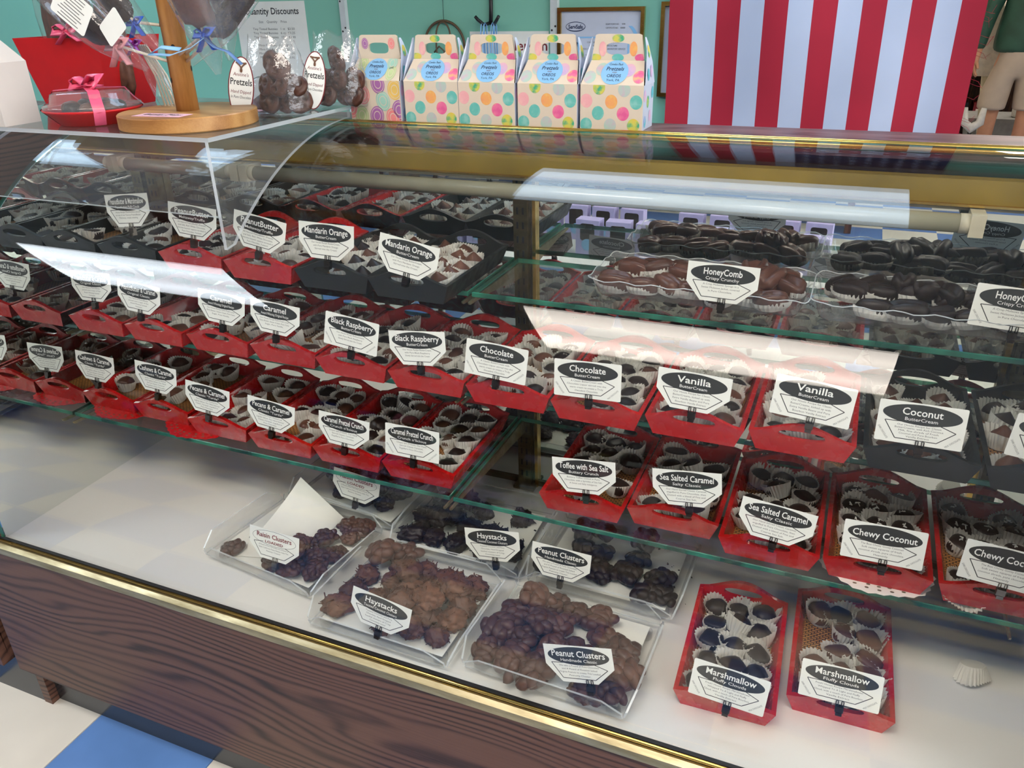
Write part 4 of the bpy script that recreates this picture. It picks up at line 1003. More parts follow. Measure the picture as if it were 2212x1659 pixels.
def gable_meshes():
    out = {}
    b = B(); x = BW
    b.add([(-x, 0, 0), (x, 0, 0), (x, BD, 0), (-x, BD, 0), (-x, 0, BH1), (x, 0, BH1), (x, BD, BH1), (-x, BD, BH1), (-x * .84, .027, BH2), (x * .84, .027, BH2), (-x * .84, BD - .027, BH2), (x * .84, BD - .027, BH2)],
          [(0, 3, 2, 1), (0, 1, 5, 4), (2, 3, 7, 6), (4, 5, 9, 8), (6, 7, 10, 11)], 0)
    b.add([(x, 0, 0), (x, BD, 0), (x, BD, BH1), (x, 0, BH1), (-x, 0, 0), (-x, BD, 0), (-x, BD, BH1), (-x, 0, BH1)], [(0, 1, 2, 3), (4, 7, 6, 5)], 1)
    # inward gussets
    for s_ in (-1, 1): b.add([(s_ * x, 0, BH1), (s_ * x, BD, BH1), (s_ * x * .62, BD / 2, BH1 + .004), (s_ * x * .84, .027, BH2), (s_ * x * .84, BD - .027, BH2)], [(0, 2, 3), (1, 4, 2), (2, 4, 3)], 1)
    out['body'] = b.mesh('body', ['boxcard', 'boxside'])
    n = 32
    def loop(c, rx, rz, p): return [(rx * math.copysign(abs(math.cos(a)) ** p, math.cos(a)), c + rz * math.copysign(abs(math.sin(a)) ** p, math.sin(a))) for a in [2 * PI * (i + .5) / n for i in range(n)]]
    outer = [(max(-1, min(1, math.cos(a) * 1.42)), max(-1, min(1, math.sin(a) * 1.42))) for a in [2 * PI * (i + .5) / n for i in range(n)]]
    outer = [((x * .84 - (x * .84 - .036) * ((w_ + 1) / 2)) * u, BH2 + (BH3 - BH2) * (w_ + 1) / 2) for u, w_ in outer]
    inner = loop(BH2 + .0165, .0195, .0088, .6)
    b = B()
    for y0, y1 in ((.0270, .0275), (BD - .0275, BD - .0270)): b.ringplate(outer, inner, lambda u, w_: (u, y0, w_), lambda u, w_: (u, y1, w_))
    out['handle'] = fixn(b.mesh('handle', 'boxcard'))
    for s_, nm in ((-1, 'flap_l'), (1, 'flap_r')):
        b = B(); P_ = [(.002, BH1), (BD - .002, BH1), (BD * .80, BH1 + .030), (BD * .62, BH1 + .058), (BD * .55, BH1 + .066), (BD * .45, BH1 + .066), (BD * .40, BH1 + .050), (BD * .20, BH1 + .024)]
        def q_(y, z, t_): k = (z - BH1) / .066; return (s_ * (x + .001 - .010 * k * k + t_), y, z)
        m_ = len(P_); b.add([q_(y, z, 0) for y, z in P_] + [q_(y, z, .0005) for y, z in P_], [tuple(range(m_)), tuple(range(2 * m_ - 1, m_ - 1, -1))] + [(i, i + m_, (i + 1) % m_ + m_, (i + 1) % m_) for i in range(m_)])
        for (y, z, k) in ((.020, .080, 0), (.036, .084, 1), (.031, .112, 2)): b.add([q_(y + .0055 * math.cos(a), z + .009 * math.sin(a), .0008) for a in [2 * PI * i / 14 for i in range(14)]], [tuple(range(14))], 1 + k)
        for (y, z, k) in ((.012, .012, 0), (.040, .018, 1), (.026, .040, 2), (.050, .052, 0), (.008, .050, 1)): b.add([(s_ * (x + .0004), y + .0065 * math.cos(a), z + .009 * math.sin(a)) for a in [2 * PI * i / 14 for i in range(14)]], [tuple(range(14))], 1 + k)
        out[nm] = fixn(b.mesh('side_flap', ['boxside', DOT[6], DOT[7], DOT[0]]))
    # dotted print
    b = B(); W = 2 * BW
    def dot(u, w_, rx, rz, k, rot=0):
        pts = [(uu, ww) for uu, ww in ellipse(rx, rz, 22, u, w_, rot)]
        # clip to the panel and its fold
        lo, hi = (.0006, BH1 - .0003) if w_ < BH1 else (BH1 + .0003, BH2 - .0003) if w_ < BH2 else (BH2 + .0003, BH3 - .0006)
        def lim(ww): return BW - .0006 if ww <= BH1 else (BW - .0006 - (BW * .16) * (ww - BH1) / (BH2 - BH1) if ww <= BH2 else BW * .84 - .001 - (BW * .84 - .036) * (ww - BH2) / (BH3 - BH2))
        pts = [(max(-lim(min(max(ww, lo), hi)), min(lim(min(max(ww, lo), hi)), uu)), min(max(ww, lo), hi)) for uu, ww in pts]
        b.add([roofq(uu, ww, .0003) for uu, ww in pts], [tuple(range(len(pts)))], k)
    for u, v, k in ((.30, .06, 0), (.70, .10, 1), (.10, .36, 2), (.50, .37, 3), (.89, .37, 4), (.29, .63, 4), (.69, .63, 5), (.10, .90, 4), (.49, .90, 1), (.86, .89, 0)):
        dot((u - .5) * W, BH1 * (1 - v), .0098, .0104, k)
    for u, w_, k in ((.90, .011, 5), (.12, .010, 1), (.29, .021, 1), (.72, .020, 7)): dot((u - .5) * W, BH1 + w_, .0098, .0085, k)
    for u, w_, k in ((.5, .0315, 0), (.5, .004, 4), (.14, .004, 0), (.86, .004, 5)): dot((u - .5) * W, BH2 + w_, .0095, .0055, k)
    for u, k in ((-.0245, 2), (.0245, 3)): dot(u, BH2 + .0165, .0060, .0105, k)
    out['dots'] = b.mesh('printed_pattern', DOT)
    # egg print
    b = B()
    def egg(u, w_, rx, rz, k, rot=0):
        for f_, kk in ((1, k), (.86, 5), (.80, k), (.50, 5), (.42, k)):
            pts = ellipse(rx * f_, rz * f_, 24, u, w_, rot); e_ = .0002 + .0001 * (1 - f_)
            lo, hi = (.0006, BH1 - .0003) if w_ < BH1 else (BH1 + .0003, BH2 - .0003) if w_ < BH2 else (BH2 + .0003, BH3 - .0006)
            m_ = BW - .001 if w_ < BH1 else BW * .86 if w_ < BH2 else .038
            pts = [(max(-m_, min(m_, uu)), min(max(ww, lo), hi)) for uu, ww in pts]
            b.add([roofq(uu, ww, .0003 + e_) for uu, ww in pts], [tuple(range(24))], kk)
    for u, v, k, ro in ((.27, .35, 0, .1), (.66, .50, 3, .3), (.90, .22, 1, 0), (.06, .10, 2, .2), (.96, .72, 2, 0), (.22, .88, 4, 0), (.52, .88, 2, -.2), (.84, .92, 0, .3), (.02, .70, 0, 0), (.58, .08, 2, .2), (.20, .06, 1, 0)): egg((u - .5) * W, BH1 * (1 - v), .0135, .0165, k, ro)
    for u, w_, k in ((.80, .012, 4), (.22, .024, 4), (.78, .026, 3), (.20, .008, 1)): egg((u - .5) * W, BH1 + w_, .010, .012, k)
    for u, k in ((-.026, 2), (.026, 0)): egg(u, BH2 + .024, .0065, .009, k)
    out['eggs'] = b.mesh('printed_pattern', EGG + [M['boxcard']])
    # sticker
    b = B(); b.add([roofq(u, max(w_, BH1 + .0005), .0008) for u, w_ in ellipse(.0215, .0165, 32, 0, BH1 + .0165)], [tuple(range(32))]); out['sticker'] = b.mesh('sticker', 'sticker')
    b = B(); q2 = lambda u, w_, t_: roofq(u, w_, .0011)
    text(b, 'Combo Pack', 0, BH1 + .0275, .0032, 0, .022, 0, 0, 0, q2, .3); text(b, 'Pretzels', 0, BH1 + .0215, .0052, 0, .032, 0, 0, .01, q2, .2); text(b, 'AND', 0, BH1 + .0165, .0020, 1, .008, 0, 0, 0, q2)
    text(b, 'OREOS', 0, BH1 + .0120, .0042, 0, .025, 0, 0, .01, q2); text(b, 'York, PA', 0, BH1 + .0062, .0034, 0, .021, 0, 0, 0, q2)
    out['let'] = b.mesh('lettering', ['blueink', 'maroon'])
    return out
GM = gable_meshes()
for k, (x, lab) in enumerate(((-.790, 'cream gable box printed with patterned eggs, leftmost of five'), (-.680, 'dotted gable box beside the egg printed one'), (-.578, 'dotted gable box in the middle of the five'), (-.472, 'dotted gable box second from the flag'), (-.366, 'dotted gable box nearest the flag'))):
    t_ = thing('gable_box', lab, 'box', (x, .5145, 1.1802), (0, 0, random.uniform(-.02, .02)), 'gable boxes on the wood cap')
    ob('body', GM['body'], t_); ob('handle', GM['handle'], t_); ob('side_flap', GM['flap_l'], t_); ob('side_flap', GM['flap_r'], t_)
    ob('printed_pattern', GM['eggs' if k == 0 else 'dots'], t_)
    s_ = ob('sticker', GM['sticker'], t_); ob('lettering', GM['let'], s_)
# ------------------------------------------------------------------ acrylic riser
ri = thing('acrylic_riser', 'clear acrylic riser standing on the curved glass', 'riser')
RX, RY0, RY1, RZ = -.845, .157, .560, 1.203
def slab(name, b_):
    return part(name, b_, ['acrylic', 'acredge'], ri, fix=True)
def edged_box(x0, x1, y0, y1, z0, z1, big):
    b = B(); b.box(x0, x1, y0, y1, z0, z1)
    # faces: bottom, top, front, right, back, left
    b.mi = [0 if k in big else 1 for k in range(6)]
    return b
slab('top_sheet', edged_box(-1.46, RX, RY0, RY1, RZ - .006, RZ, (0, 1)))
slab('front_sheet', edged_box(-1.46, RX - .006, RY0, RY0 + .006, 1.090, RZ - .006, (2, 4)))
pts = [(RY0, RZ - .006), (RY0, 1.042)] + [(y - .002, z + .003) for y, z in GP if RY0 + .02 < y < .49] + [(.495, 1.183), (.515, 1.184), (.515, RZ - .006)]
n = len(pts); b = B()
vs = [(RX - .006, y, z) for y, z in pts] + [(RX, y, z) for y, z in pts]
b.add(vs, [tuple(range(n)), tuple(range(2 * n - 1, n - 1, -1))], 0); b.add(vs, [(i, i + n, (i + 1) % n + n, (i + 1) % n) for i in range(n)], 1)
slab('side_sheet', b)

# ------------------------------------------------------------------ wooden pop stand with chocolate pops
M['ribpink'] = plain('pink_satin', srgb(236, 92, 128), .3, 0, .1); M['ribrose'] = plain('rose_satin', srgb(240, 168, 172), .3, 0, .08); M['ribblue'] = plain('royal_blue_ribbon', srgb(34, 84, 190), .35, 0, .1)
M['ribslate'] = plain('slate_blue_ribbon', srgb(96, 128, 178), .35, 0, .08); M['riblight'] = plain('light_blue_ribbon', srgb(140, 190, 232), .35, 0, .05); M['ribpurple'] = plain('purple_ribbon', srgb(176, 70, 180), .35, 0, .1); M['stick'] = plain('paper_stick', srgb(234, 222, 200), .6, 0, .03)
M['pinkcard'] = plain('pink_card', srgb(240, 190, 206), .5, 0, .02); M['wcarton'] = plain('white_carton_board', srgb(208, 198, 188), .6, 0, .02); M['gift'] = plain('red_carton', srgb(196, 20, 24), .4, 0, .05); M['lavender'] = plain('lavender_carton', srgb(186, 176, 222), .5, 0, .05)
PX, PY = -.971, .262
st = thing('pop_stand', 'round wooden stand with a drilled post for chocolate pops', 'stand', (PX, PY, RZ))
b = B(); b.lathe([(.1015, 0), (.103, .0015), (.103, .0195), (.1015, .021)], 120, smooth=False); part('base', b, 'pine', st)
b = B(); b.tube([(0, 0, .0205), (0, 0, .36)], .0168, 28); po = part('post', b, 'pinepost', st)
b = B()
for k in range(20):
    a = 1.9 + k * 2.39996; z = .05 + k * .0155
    d = Vector((math.cos(a), math.sin(a), 0)); u = Vector((-d.y, d.x, 0))
    b.add([tuple(d * .0170 + u * (.0032 * math.cos(q_)) + Vector((0, 0, z + .0040 * math.sin(q_)))) for q_ in [2 * PI * i / 12 for i in range(12)]], [tuple(range(12))])
part('peg_hole', b, 'rubber', po)['kind'] = 'stuff'
lb = thing('stand_label', 'pink Bunny Pops label lying on the round wooden base', 'label', (PX + .006, PY - .060, RZ + .0212), (0, 0, .10))
b = B(); b.box(-.042, .042, -.016, .016, 0, .0004); part('card', b, 'pinkcard', lb)
b = B(); qz = lambda u, w_, t_: (u, w_, .0006); text(b, 'Bunny Pops', 0, .004, .010, 0, .066, 0, 0, .02, qz, .3); text(b, 'Easter Sale', 0, -.008, .0045, 0, .03, 0, 0, 0, qz); part('lettering', b, 'ink', lb)

def bow(b, c_, s_, axis=(1, 0, 0), drop=1.0, mi=0, fl=.18):
    c_ = Vector(c_); a = Vector(axis).normalized(); z = Vector((0, 0, 1)); y = Vector((0, -1, 0))
    for k in (-1, 1):
        b.tube([c_, c_ + a * k * s_ * .5 + z * s_ * .35, c_ + a * k * s_ + z * s_ * .28, c_ + a * k * s_ * .9 - z * s_ * .05 + y * s_ * .2, c_ + a * k * s_ * .4 - z * s_ * .05, c_], s_ * .26, 6, mi, True, fl)
        b.tube([c_, c_ + a * k * s_ * .35 - z * s_ * .5 * drop, c_ + a * k * s_ * .9 - z * s_ * 1.1 * drop], s_ * .24, 6, mi, True, fl)
    b.lathe([(s_ * .12, -s_ * .12), (s_ * .2, 0), (s_ * .12, s_ * .12)], 8, mi, 0, 0)
    k0 = len(b.v) - 24
    for i in range(k0, len(b.v)): b.v[i] = (b.v[i][0] + c_.x, b.v[i][1] + c_.y, b.v[i][2] + c_.z)
def sheet_bag(b, base, tip, w_, d_, seed, mi=0):
    """crumpled cellophane sleeve between two points, pinched at the base"""
    base, tip = Vector(base), Vector(tip); ax = (tip - base); L = ax.length; ax.normalize(); a = ax.cross(Vector((0, 1, 0))).normalized(); c_ = a.cross(ax).normalized()
    n = 18; rows = 9; vs = []
    for j in range(rows):
        t_ = j / (rows - 1); k = .12 + .88 * math.sin(min(1, t_ * 1.6) * PI / 2); k *= (1 if t_ < .85 else 1 - (t_ - .85) * 1.5)
        for i in range(n):
            q_ = 2 * PI * i / n; f_ = 1 + .28 * mnoise.noise(Vector((math.cos(q_) * 1.7, math.sin(q_) * 1.7, t_ * 3 + seed * 4.4)))
            vs.append(base + ax * L * t_ + a * (w_ * k * f_ * math.cos(q_)) + c_ * (d_ * k * f_ * math.sin(q_)))
    b.add(vs, [(j * n + i, j * n + (i + 1) % n, (j + 1) * n + (i + 1) % n, (j + 1) * n + i) for j in range(rows - 1) for i in range(n)] + [tuple((rows - 1) * n + i for i in range(n))], mi, True)
def blob(b, base, tip, w_, d_, seed, mi=0, amp=.22):
    base, tip = Vector(base), Vector(tip); ax = tip - base; L = ax.length / 2; ax.normalize(); a = ax.cross(Vector((0, 1, 0))).normalized(); c_ = a.cross(ax).normalized(); mid = (base + tip) / 2
    vs, fs = IC3; o = Vector((seed * 3.3, seed, 2)); out = []
    for v in vs:
        p = sup(v, 2.6) * (1 + amp * mnoise.noise(v * 1.6 + o)); out.append(mid + ax * p.z * L + a * p.x * w_ + c_ * p.y * d_)
    b.add(out, fs, mi, True)
def tagcard(name, label, c_, w_, h_, roll, yaw=0, lines=0, mat='card'):
    t_ = thing(name, label, 'label', c_, (math.radians(-6), math.radians(-roll), math.radians(yaw)))
    b = B(); b.prism(rrect(w_, h_, .004, 4), -.0002, .0002, 'y'); part('card', b, mat, t_, fix=True)
    if lines:
        b = B(); r = random.Random(lines)
        for k in range(lines):
            l = w_ * r.uniform(.45, .72); z = h_ * (.40 - .8 * k / max(lines - 1, 1)); b.add([(-l / 2, -.0004, z - .0006), (l / 2, -.0004, z - .0006), (l / 2, -.0004, z + .0006), (-l / 2, -.0004, z + .0006)], [(0, 1, 2, 3)])
        part('print_lines', b, 'grey', t_)['kind'] = 'stuff'
    return t_
def pop(label, hole, base, tip, w_, d_, choc_m, seed, ribbon=None, rs=.022, amp=.22):
    """stick from the post to the base of the candy, candy, sleeve and bow"""
    t_ = thing('chocolate_pop', label, 'candy', tuple(base), None, 'wrapped chocolate pops'); o = Vector(base)
    H, Bs, T = Vector(hole) - o, Vector((0, 0, 0)), Vector(tip) - o
    b = B(); b.tube([H, Bs, Bs + (T - Bs) * .35], .0022, 8); part('stick', b, 'stick', t_)
    b = B(); blob(b, Bs + (T - Bs) * .06, T - (T - Bs) * .06, w_, d_, seed, 0, amp); part('chocolate', b, choc_m, t_)
    b = B(); sheet_bag(b, Bs - (T - Bs).normalized() * .055, T + (T - Bs).normalized() * .012, w_ * 1.35, d_ * 1.9, seed); part('cellophane', b, 'cello', t_)
    if ribbon: b = B(); bow(b, Bs, rs, (1, -.2, .1)); part('bow', b, ribbon, t_)
hp = lambda a, z: (PX + .012 * math.cos(a), PY + .012 * math.sin(a), RZ + z)
pop('bunny shaped chocolate pop in front of the wooden post', hp(-.7, .10), (-.862, .205, 1.335), (-.868, .185, 1.43), .030, .010, 'milk', 1, 'ribblue', .020, .35)
pop('glossy dark pop between bunny pop and long black pop', hp(.2, .10), (-.832, .215, 1.352), (-.815, .195, 1.45), .018, .012, 'dark', 2, None)
pop('long black chocolate pop slanting over the pretzel bags', hp(.1, .09), (-.872, .225, 1.325), (-.765, .215, 1.405), .017, .012, 'dark', 3, None, amp=.15)
pop('dark pop left of the post with rose satin bow', hp(3.4, .09), (-1.060, .235, 1.318), (-1.150, .215, 1.395), .022, .011, 'dark', 4, 'ribrose', .026)
pop('dark pop hanging high left of the post', hp(2.9, .14), (-1.010, .230, 1.350), (-1.075, .215, 1.43), .020, .011, 'dark', 5, 'ribblue', .018)
tagcard('product_tag', 'blank white tag hanging left of the wooden post', (-1.012, .190, 1.345), .046, .034, 35, 0, 0)
tagcard('ingredient_tag', 'white tag with small grey ingredient lines at top left', (-1.078, .185, 1.370), .066, .046, -36, 0, 9)
# loose ribbon tails
def ribbon(label, path, w_, mat):
    b = B(); b.tube(path, w_, 6, 0, True, .12); tag(part('ribbon', b, mat, None), label, 'ribbon')
ribbon('light blue ribbon curling across the post to the left', [(-.857, .198, 1.330), (-.872, .185, 1.318), (-.905, .180, 1.309), (-.945, .182, 1.310), (-.925, .185, 1.319), (-.895, .190, 1.316)], .0045, 'riblight')
ribbon('grey blue ribbon tail drooping to the pretzel label', [(-.860, .200, 1.331), (-.840, .198, 1.318), (-.822, .200, 1.313), (-.805, .205, 1.296)], .0045, 'ribslate')
b = B()
for k in range(5): b.tube([(-1.085 + .004 * k, .30, 1.315), (-1.062 + .006 * k, .30, 1.27), (-1.045 + .010 * k, .295 - .002 * k, 1.2055)], .0016, 6)
sl = thing('lollipop_bundle', 'bundle of lilac wrapped sticks leaning left of the post', 'candy', (0, 0, 0)); part('stick', b, 'stick', sl)
b = B(); sheet_bag(b, (-1.09, .30, 1.322), (-1.03, .292, 1.222), .018, .010, 9); part('cellophane', b, 'cello', sl); b = B(); bow(b, (-1.085, .29, 1.318), .016); part('bow', b, 'ribpurple', sl)

# red gift box with chocolate figures
gb = thing('red_gift_box', 'flared red carton holding wrapped chocolate figures', 'box', (0, 0, 0))
x0, x1, y0, y1 = -1.445, -1.235, .36, .50; i_ = .03; z0, z1 = RZ + .0002, 1.322; b = B()
lo = [(x0 + i_, y0 + .012, z0), (x1 - i_, y0 + .012, z0), (x1 - i_, y1 - .012, z0), (x0 + i_, y1 - .012, z0)]; hi = [(x0, y0, z1), (x1, y0, z1), (x1, y1, z1), (x0, y1, z1)]; hi2 = [(x0 + .002, y0 + .002, z1), (x1 - .002, y0 + .002, z1), (x1 - .002, y1 - .002, z1), (x0 + .002, y1 - .002, z1)]
lo2 = [(p[0], p[1], z0 + .002) for p in lo]
b.add(lo + hi + hi2 + lo2, [(3, 2, 1, 0), (12, 13, 14, 15)] + [(k, (k + 1) % 4, 4 + (k + 1) % 4, 4 + k) for k in range(4)] + [(4 + k, 4 + (k + 1) % 4, 8 + (k + 1) % 4, 8 + k) for k in range(4)] + [(8 + k, 8 + (k + 1) % 4, 12 + (k + 1) % 4, 12 + k) for k in range(4)])
part('carton', b, 'gift', gb)
def figure(label, x, y, top, seed, bowm=None):
    t_ = thing('chocolate_figure', label, 'candy', (x, y, RZ + .004), None, 'wrapped figures in the red carton'); h = top - RZ - .004
    b = B(); blob(b, (0, 0, .0), (0, 0, h), .026, .016, seed, 0, .35); part('chocolate', b, 'milk', t_); b = B(); sheet_bag(b, (0, 0, -.001), (0, 0, h + .02), .034, .024, seed + 3); part('cellophane', b, 'cello', t_)
    if bowm: b = B(); bow(b, (.03, -.060, h * .60), .030, (1, 0, .1), .6); part('bow', b, bowm, t_)
figure('wrapped chocolate figure at the left end of the red carton', -1.395, .42, 1.43, 1); figure('wrapped chocolate figure with pink bow in the red carton', -1.330, .415, 1.42, 2, 'ribpink'); figure('wrapped chocolate figure at right in the red carton', -1.268, .42, 1.40, 3)
# white gable carton at the left edge
wb = thing('white_carton', 'plain white gable carton at the left edge', 'box', (0, 0, 0)); b = B()
X0, X1, Y0, Y1, YC = -1.39, -1.253, .160, .226, .193
b.add([(X0, Y0, RZ), (X1, Y0, RZ), (X1, Y1, RZ), (X0, Y1, RZ), (X0, Y0, 1.296), (X1, Y0, 1.296), (X1, Y1, 1.296), (X0, Y1, 1.296), (X0 + .03, YC - .002, 1.345), (X1 - .03, YC - .002, 1.345), (X0 + .03, YC + .002, 1.345), (X1 - .03, YC + .002, 1.345)],
      [(3, 2, 1, 0), (0, 1, 5, 4), (1, 2, 6, 5), (2, 3, 7, 6), (3, 0, 4, 7), (4, 5, 9, 8), (6, 7, 10, 11), (5, 6, 11, 9), (7, 4, 8, 10), (8, 9, 11, 10)]); part('body', b, 'wcarton', wb, fix=True)
b = B(); b.box(X0 + .04, X1 - .04, YC - .0005, YC + .0005, 1.345, 1.372); part('handle', b, 'wcarton', wb)
# round red platter with clear lid and pink ribbon
CXp, CYp = -1.143, .238
rp = thing('candy_platter', 'round red platter with clear lid tied with pink ribbon', 'platter', (CXp, CYp, RZ))
b = B(); b.lathe([(.046, .0), (.052, .001), (.070, .020), (.074, .022), (.074, .0245), (.066, .0245), (.048, .004)], 40); part('base', b, 'gift', rp)
b = B(); b.lathe([(.0735, .0250), (.072, .030), (.062, .033), (.058, .046), (.050, .050)], 40); part('lid', b, 'plastic', rp)
for k in range(7):
    a = k * .9; b = B(); blob(b, (.034 * math.cos(a), .034 * math.sin(a), .006), (.034 * math.cos(a), .034 * math.sin(a), .034), .014, .014, k, 0, .08); part('truffle', b, 'dark' if k % 2 else 'milk', rp)
b = B(); prof = [(-.053, .001), (-.0755, .0235), (-.063, .036), (-.052, .051), (0, .0535), (.052, .051), (.063, .036), (.0755, .0235), (.053, .001)]
for a in (.75, -.62):
    c_, s_ = math.cos(a), math.sin(a); L = len(prof); vs = []
    for sgn in (-1, 1):
        for u, z in prof: vs.append((u * c_ - sgn * .0085 * s_, u * s_ + sgn * .0085 * c_, z + .0004))
    b.add(vs, [(i, i + 1, L + i + 1, L + i) for i in range(L - 1)], 0, True)
bow(b, (0, -.004, .058), .036, (.94, -.1, .12), .12, 0, .16); part('ribbon', b, 'ribpink', rp)
# bags of chocolate pretzels
def pretzel_mesh():
    """thick chocolate-coated pretzel: a flat round knot with three finger-sized openings"""
    vs, fs = IC4; out = []
    for v in vs:
        p = sup(v, 2.4); r_ = 1 + .05 * mnoise.noise(v * 2.4); x, y, z = p.x * .0205 * r_, p.y * .0185 * r_, p.z * .0095 * r_
        y -= .004 * max(0, 1 - abs(x) / .006) * max(0, y / .0185)
        for hx, hy, s_ in ((-.0078, .0035, .0042), (.0078, .0035, .0042), (0, -.0085, .0036)): z *= 1 - .97 * math.exp(-(((x - hx) ** 2 + (y - hy) ** 2) / s_ ** 2) ** 1.5)
        out.append((x, y, z))
    b = B(); b.add(out, fs, 0, True); return b.mesh('pretzel', 'cluster')
PM = pretzel_mesh()
def pretzel_bag(x, y, label, sc, yaw, lab_off):
    t_ = thing('pretzel_bag', label, 'bag', (x, y, RZ + .0004), (0, 0, yaw), 'bags of chocolate pretzels'); r = random.Random(label)
    for k in range(9):
        u = ((k % 3) - 1) * .027 + .012; v = r.uniform(-.010, .010); z = .020 + (k // 3) * .026
        if k == 6: continue
        if k == 8: u, z = .006, .080
        ob('pretzel', PM, t_, (u * sc, v, z * sc), (r.uniform(.9, 1.7), r.uniform(-.4, .4), r.uniform(-.8, .8)), (sc, sc, sc))
    b = B(); n = 24; rows = 10; vs = []
    for j in range(rows):
        f_ = j / (rows - 1); z = .0005 + f_ * .118 * sc; wx = (.050 if f_ < .55 else .050 - .012 * (f_ - .55) / .45) * sc; wy = (.032 if f_ < .5 else .032 * (1 - (f_ - .5) * 1.75)) * sc
        for i in range(n):
            a = 2 * PI * i / n; q_ = 1 + .14 * mnoise.noise(Vector((math.cos(a) * 2, math.sin(a) * 2, f_ * 5 + x * 50))); vs.append((.006 + wx * q_ * math.cos(a), wy * q_ * math.sin(a), z + (.006 * math.sin(5 * a + x * 9) if j == rows - 1 else 0)))
    b.add(vs, [(j * n + i, j * n + (i + 1) % n, (j + 1) * n + (i + 1) % n, (j + 1) * n + i) for j in range(rows - 1) for i in range(n)] + [tuple(range(n - 1, -1, -1))], 0, True); part('cellophane', b, 'cello', t_)
    # oval label
    lo_ = ob('label_card', None, t_, (lab_off * sc, -.036 * sc, .046 * sc), (math.radians(-8), math.radians(8), math.radians(10)))
    b = B(); b.prism(ellipse(.0205 * sc, .047 * sc, 30), -.0003, .0003, 'y', 0); b.add([(u, -.0004, w_) for u, w_ in ellipse(.0188 * sc, .0453 * sc, 30)], [tuple(range(30))], 1)
    me = b.mesh('label_card', ['maroon', 'white']); lo_.user_clear; bpy.data.objects.remove(lo_)
    lo_ = ob('label_card', me, t_, (lab_off * sc, -.036 * sc, .046 * sc), (math.radians(-8), math.radians(8), math.radians(10)))
    b = B(); q2 = lambda u, w_, t__: (u, -.0006, w_); 
    b.tube([(p[0] * .42 * sc, -.001, (p[1] * .45 + .033) * sc) for p in [(.0125 * math.sin(t2) + .0100 * math.sin(2 * t2), .0145 * math.cos(t2) - .006 * math.cos(2 * t2)) for t2 in [2 * PI * i / 30 for i in range(31)]]], .0012 * sc, 5, 2)
    text(b, "Anstine's", 0, .020 * sc, .0055 * sc, 1, .024 * sc, 0, 0, 0, q2, .2); text(b, 'Pretzels', 0, .009 * sc, .0105 * sc, 0, .034 * sc, 0, 0, .012, q2); text(b, 'Hand Dipped', 0, -.006 * sc, .0052 * sc, 1, .031 * sc, 0, 0, 0, q2, .2); text(b, 'In Pure Chocolate', 0, -.014 * sc, .0044 * sc, 0, .031 * sc, 0, 0, 0, q2, .2)
    part('lettering', b, ['ink', 'maroon', 'brownwall'], lo_)
pretzel_bag(-.898, .385, 'nearer cellophane bag of chocolate pretzels with oval label', 1.0, .25, -.040)
pretzel_bag(-.858, .500, 'farther cellophane bag of chocolate pretzels beside gable boxes', 1.0, .1, -.020)
b = B(); sheet_bag(b, (-.99, .44, 1.206), (-.945, .44, 1.240), .03, .02, 4); fb = thing('small_candy_bag', 'small flat bag of dark candy behind the wooden base', 'bag', (0, 0, 0)); part('cellophane', b, 'cello', fb)
b = B(); blob(b, (-.985, .44, 1.2035), (-.94, .44, 1.228), .014, .012, 5, 0, .3); part('chocolate', b, 'dark', fb)
for k, (x, y, lab) in enumerate(((-1.02, .405, 'pink paper slip lying behind the wooden post'), (-.985, .43, 'second pink paper slip beside the small candy bag'))):
    b = B(); b.box(-.035, .035, -.012, .012, 0, .0004); tag(ob('paper_slip', b.mesh('paper_slip', 'pinkcard'), None, (x, y, RZ + .0003 + .0005 * k), (0, 0, .2 - .5 * k)), lab, 'paper')

# ------------------------------------------------------------------ things on the mint wall
ws = thing('wall_shelf', 'white board shelf on rails above the gable boxes', 'shelf', (0, 0, 0)); b = B(); b.box(-2.6, -.66, WY - .24, WY - .001, 1.50, 1.518); part('board', b, 'ceil', ws)
for x in (-1.815, -.998): b = B(); b.prism([(WY - .0135, 1.50), (WY - .0135, 1.44), (WY - .2, 1.495), (WY - .2, 1.50)], x - .002, x + .002, 'x'); part('bracket', b, 'ceil', ws, fix=True)
W0 = WY - .0005
M['plate'] = plain('white_steel', srgb(206, 212, 212), .4, 0, .04); M['iron'] = plain('black_iron', srgb(26, 26, 28), .45); M['cane'] = plain('brown_cane', srgb(92, 72, 50), .5, 0, .2)
def standard(x, z0, label):
    t_ = thing('shelf_standard', label, 'rail', (x, W0, z0), None, 'white shelf rails on the wall'); h = 2.3 - z0
    b = B(); b.prism([(-.016, 0), (-.012, -.012), (.012, -.012), (.016, 0)], 0, h, 'z'); part('rail', b, 'plate', t_, fix=True)
    b = B(); z = .06
    while z < h - .02:
        for u, dz in ((-.006, 0), (.006, .012)): b.add([(u + .0035 * math.cos(a), -.0124, z + dz + .0035 * math.sin(a)) for a in [2 * PI * i / 10 for i in range(10)]], [tuple(range(10))])
        z += .10
    part('screw_hole', b, 'rubber', t_)['kind'] = 'stuff'
standard(-1.815, .9, 'white slotted rail on the wall left of the gable boxes'); standard(-.998, .9, 'white slotted rail on the wall left of the framed certificate')
po_ = thing('price_poster', 'white Quantity Discounts price list taped to mint wall', 'poster', (-2.14, W0, 1.22))
b = B(); b.box(-.17, .155, -.0008, 0, -.22, .145); part('sheet', b, 'card', po_)
b = B(); q2 = lambda u, w_, t_: (u, -.0012, w_); text(b, 'Quantity Discounts', 0, .112, .024, 0, .25, 0, 0, .014, q2); text(b, 'Size    Quantity    Price', 0, .075, .009, 1, .13, 0, 0, 0, q2)
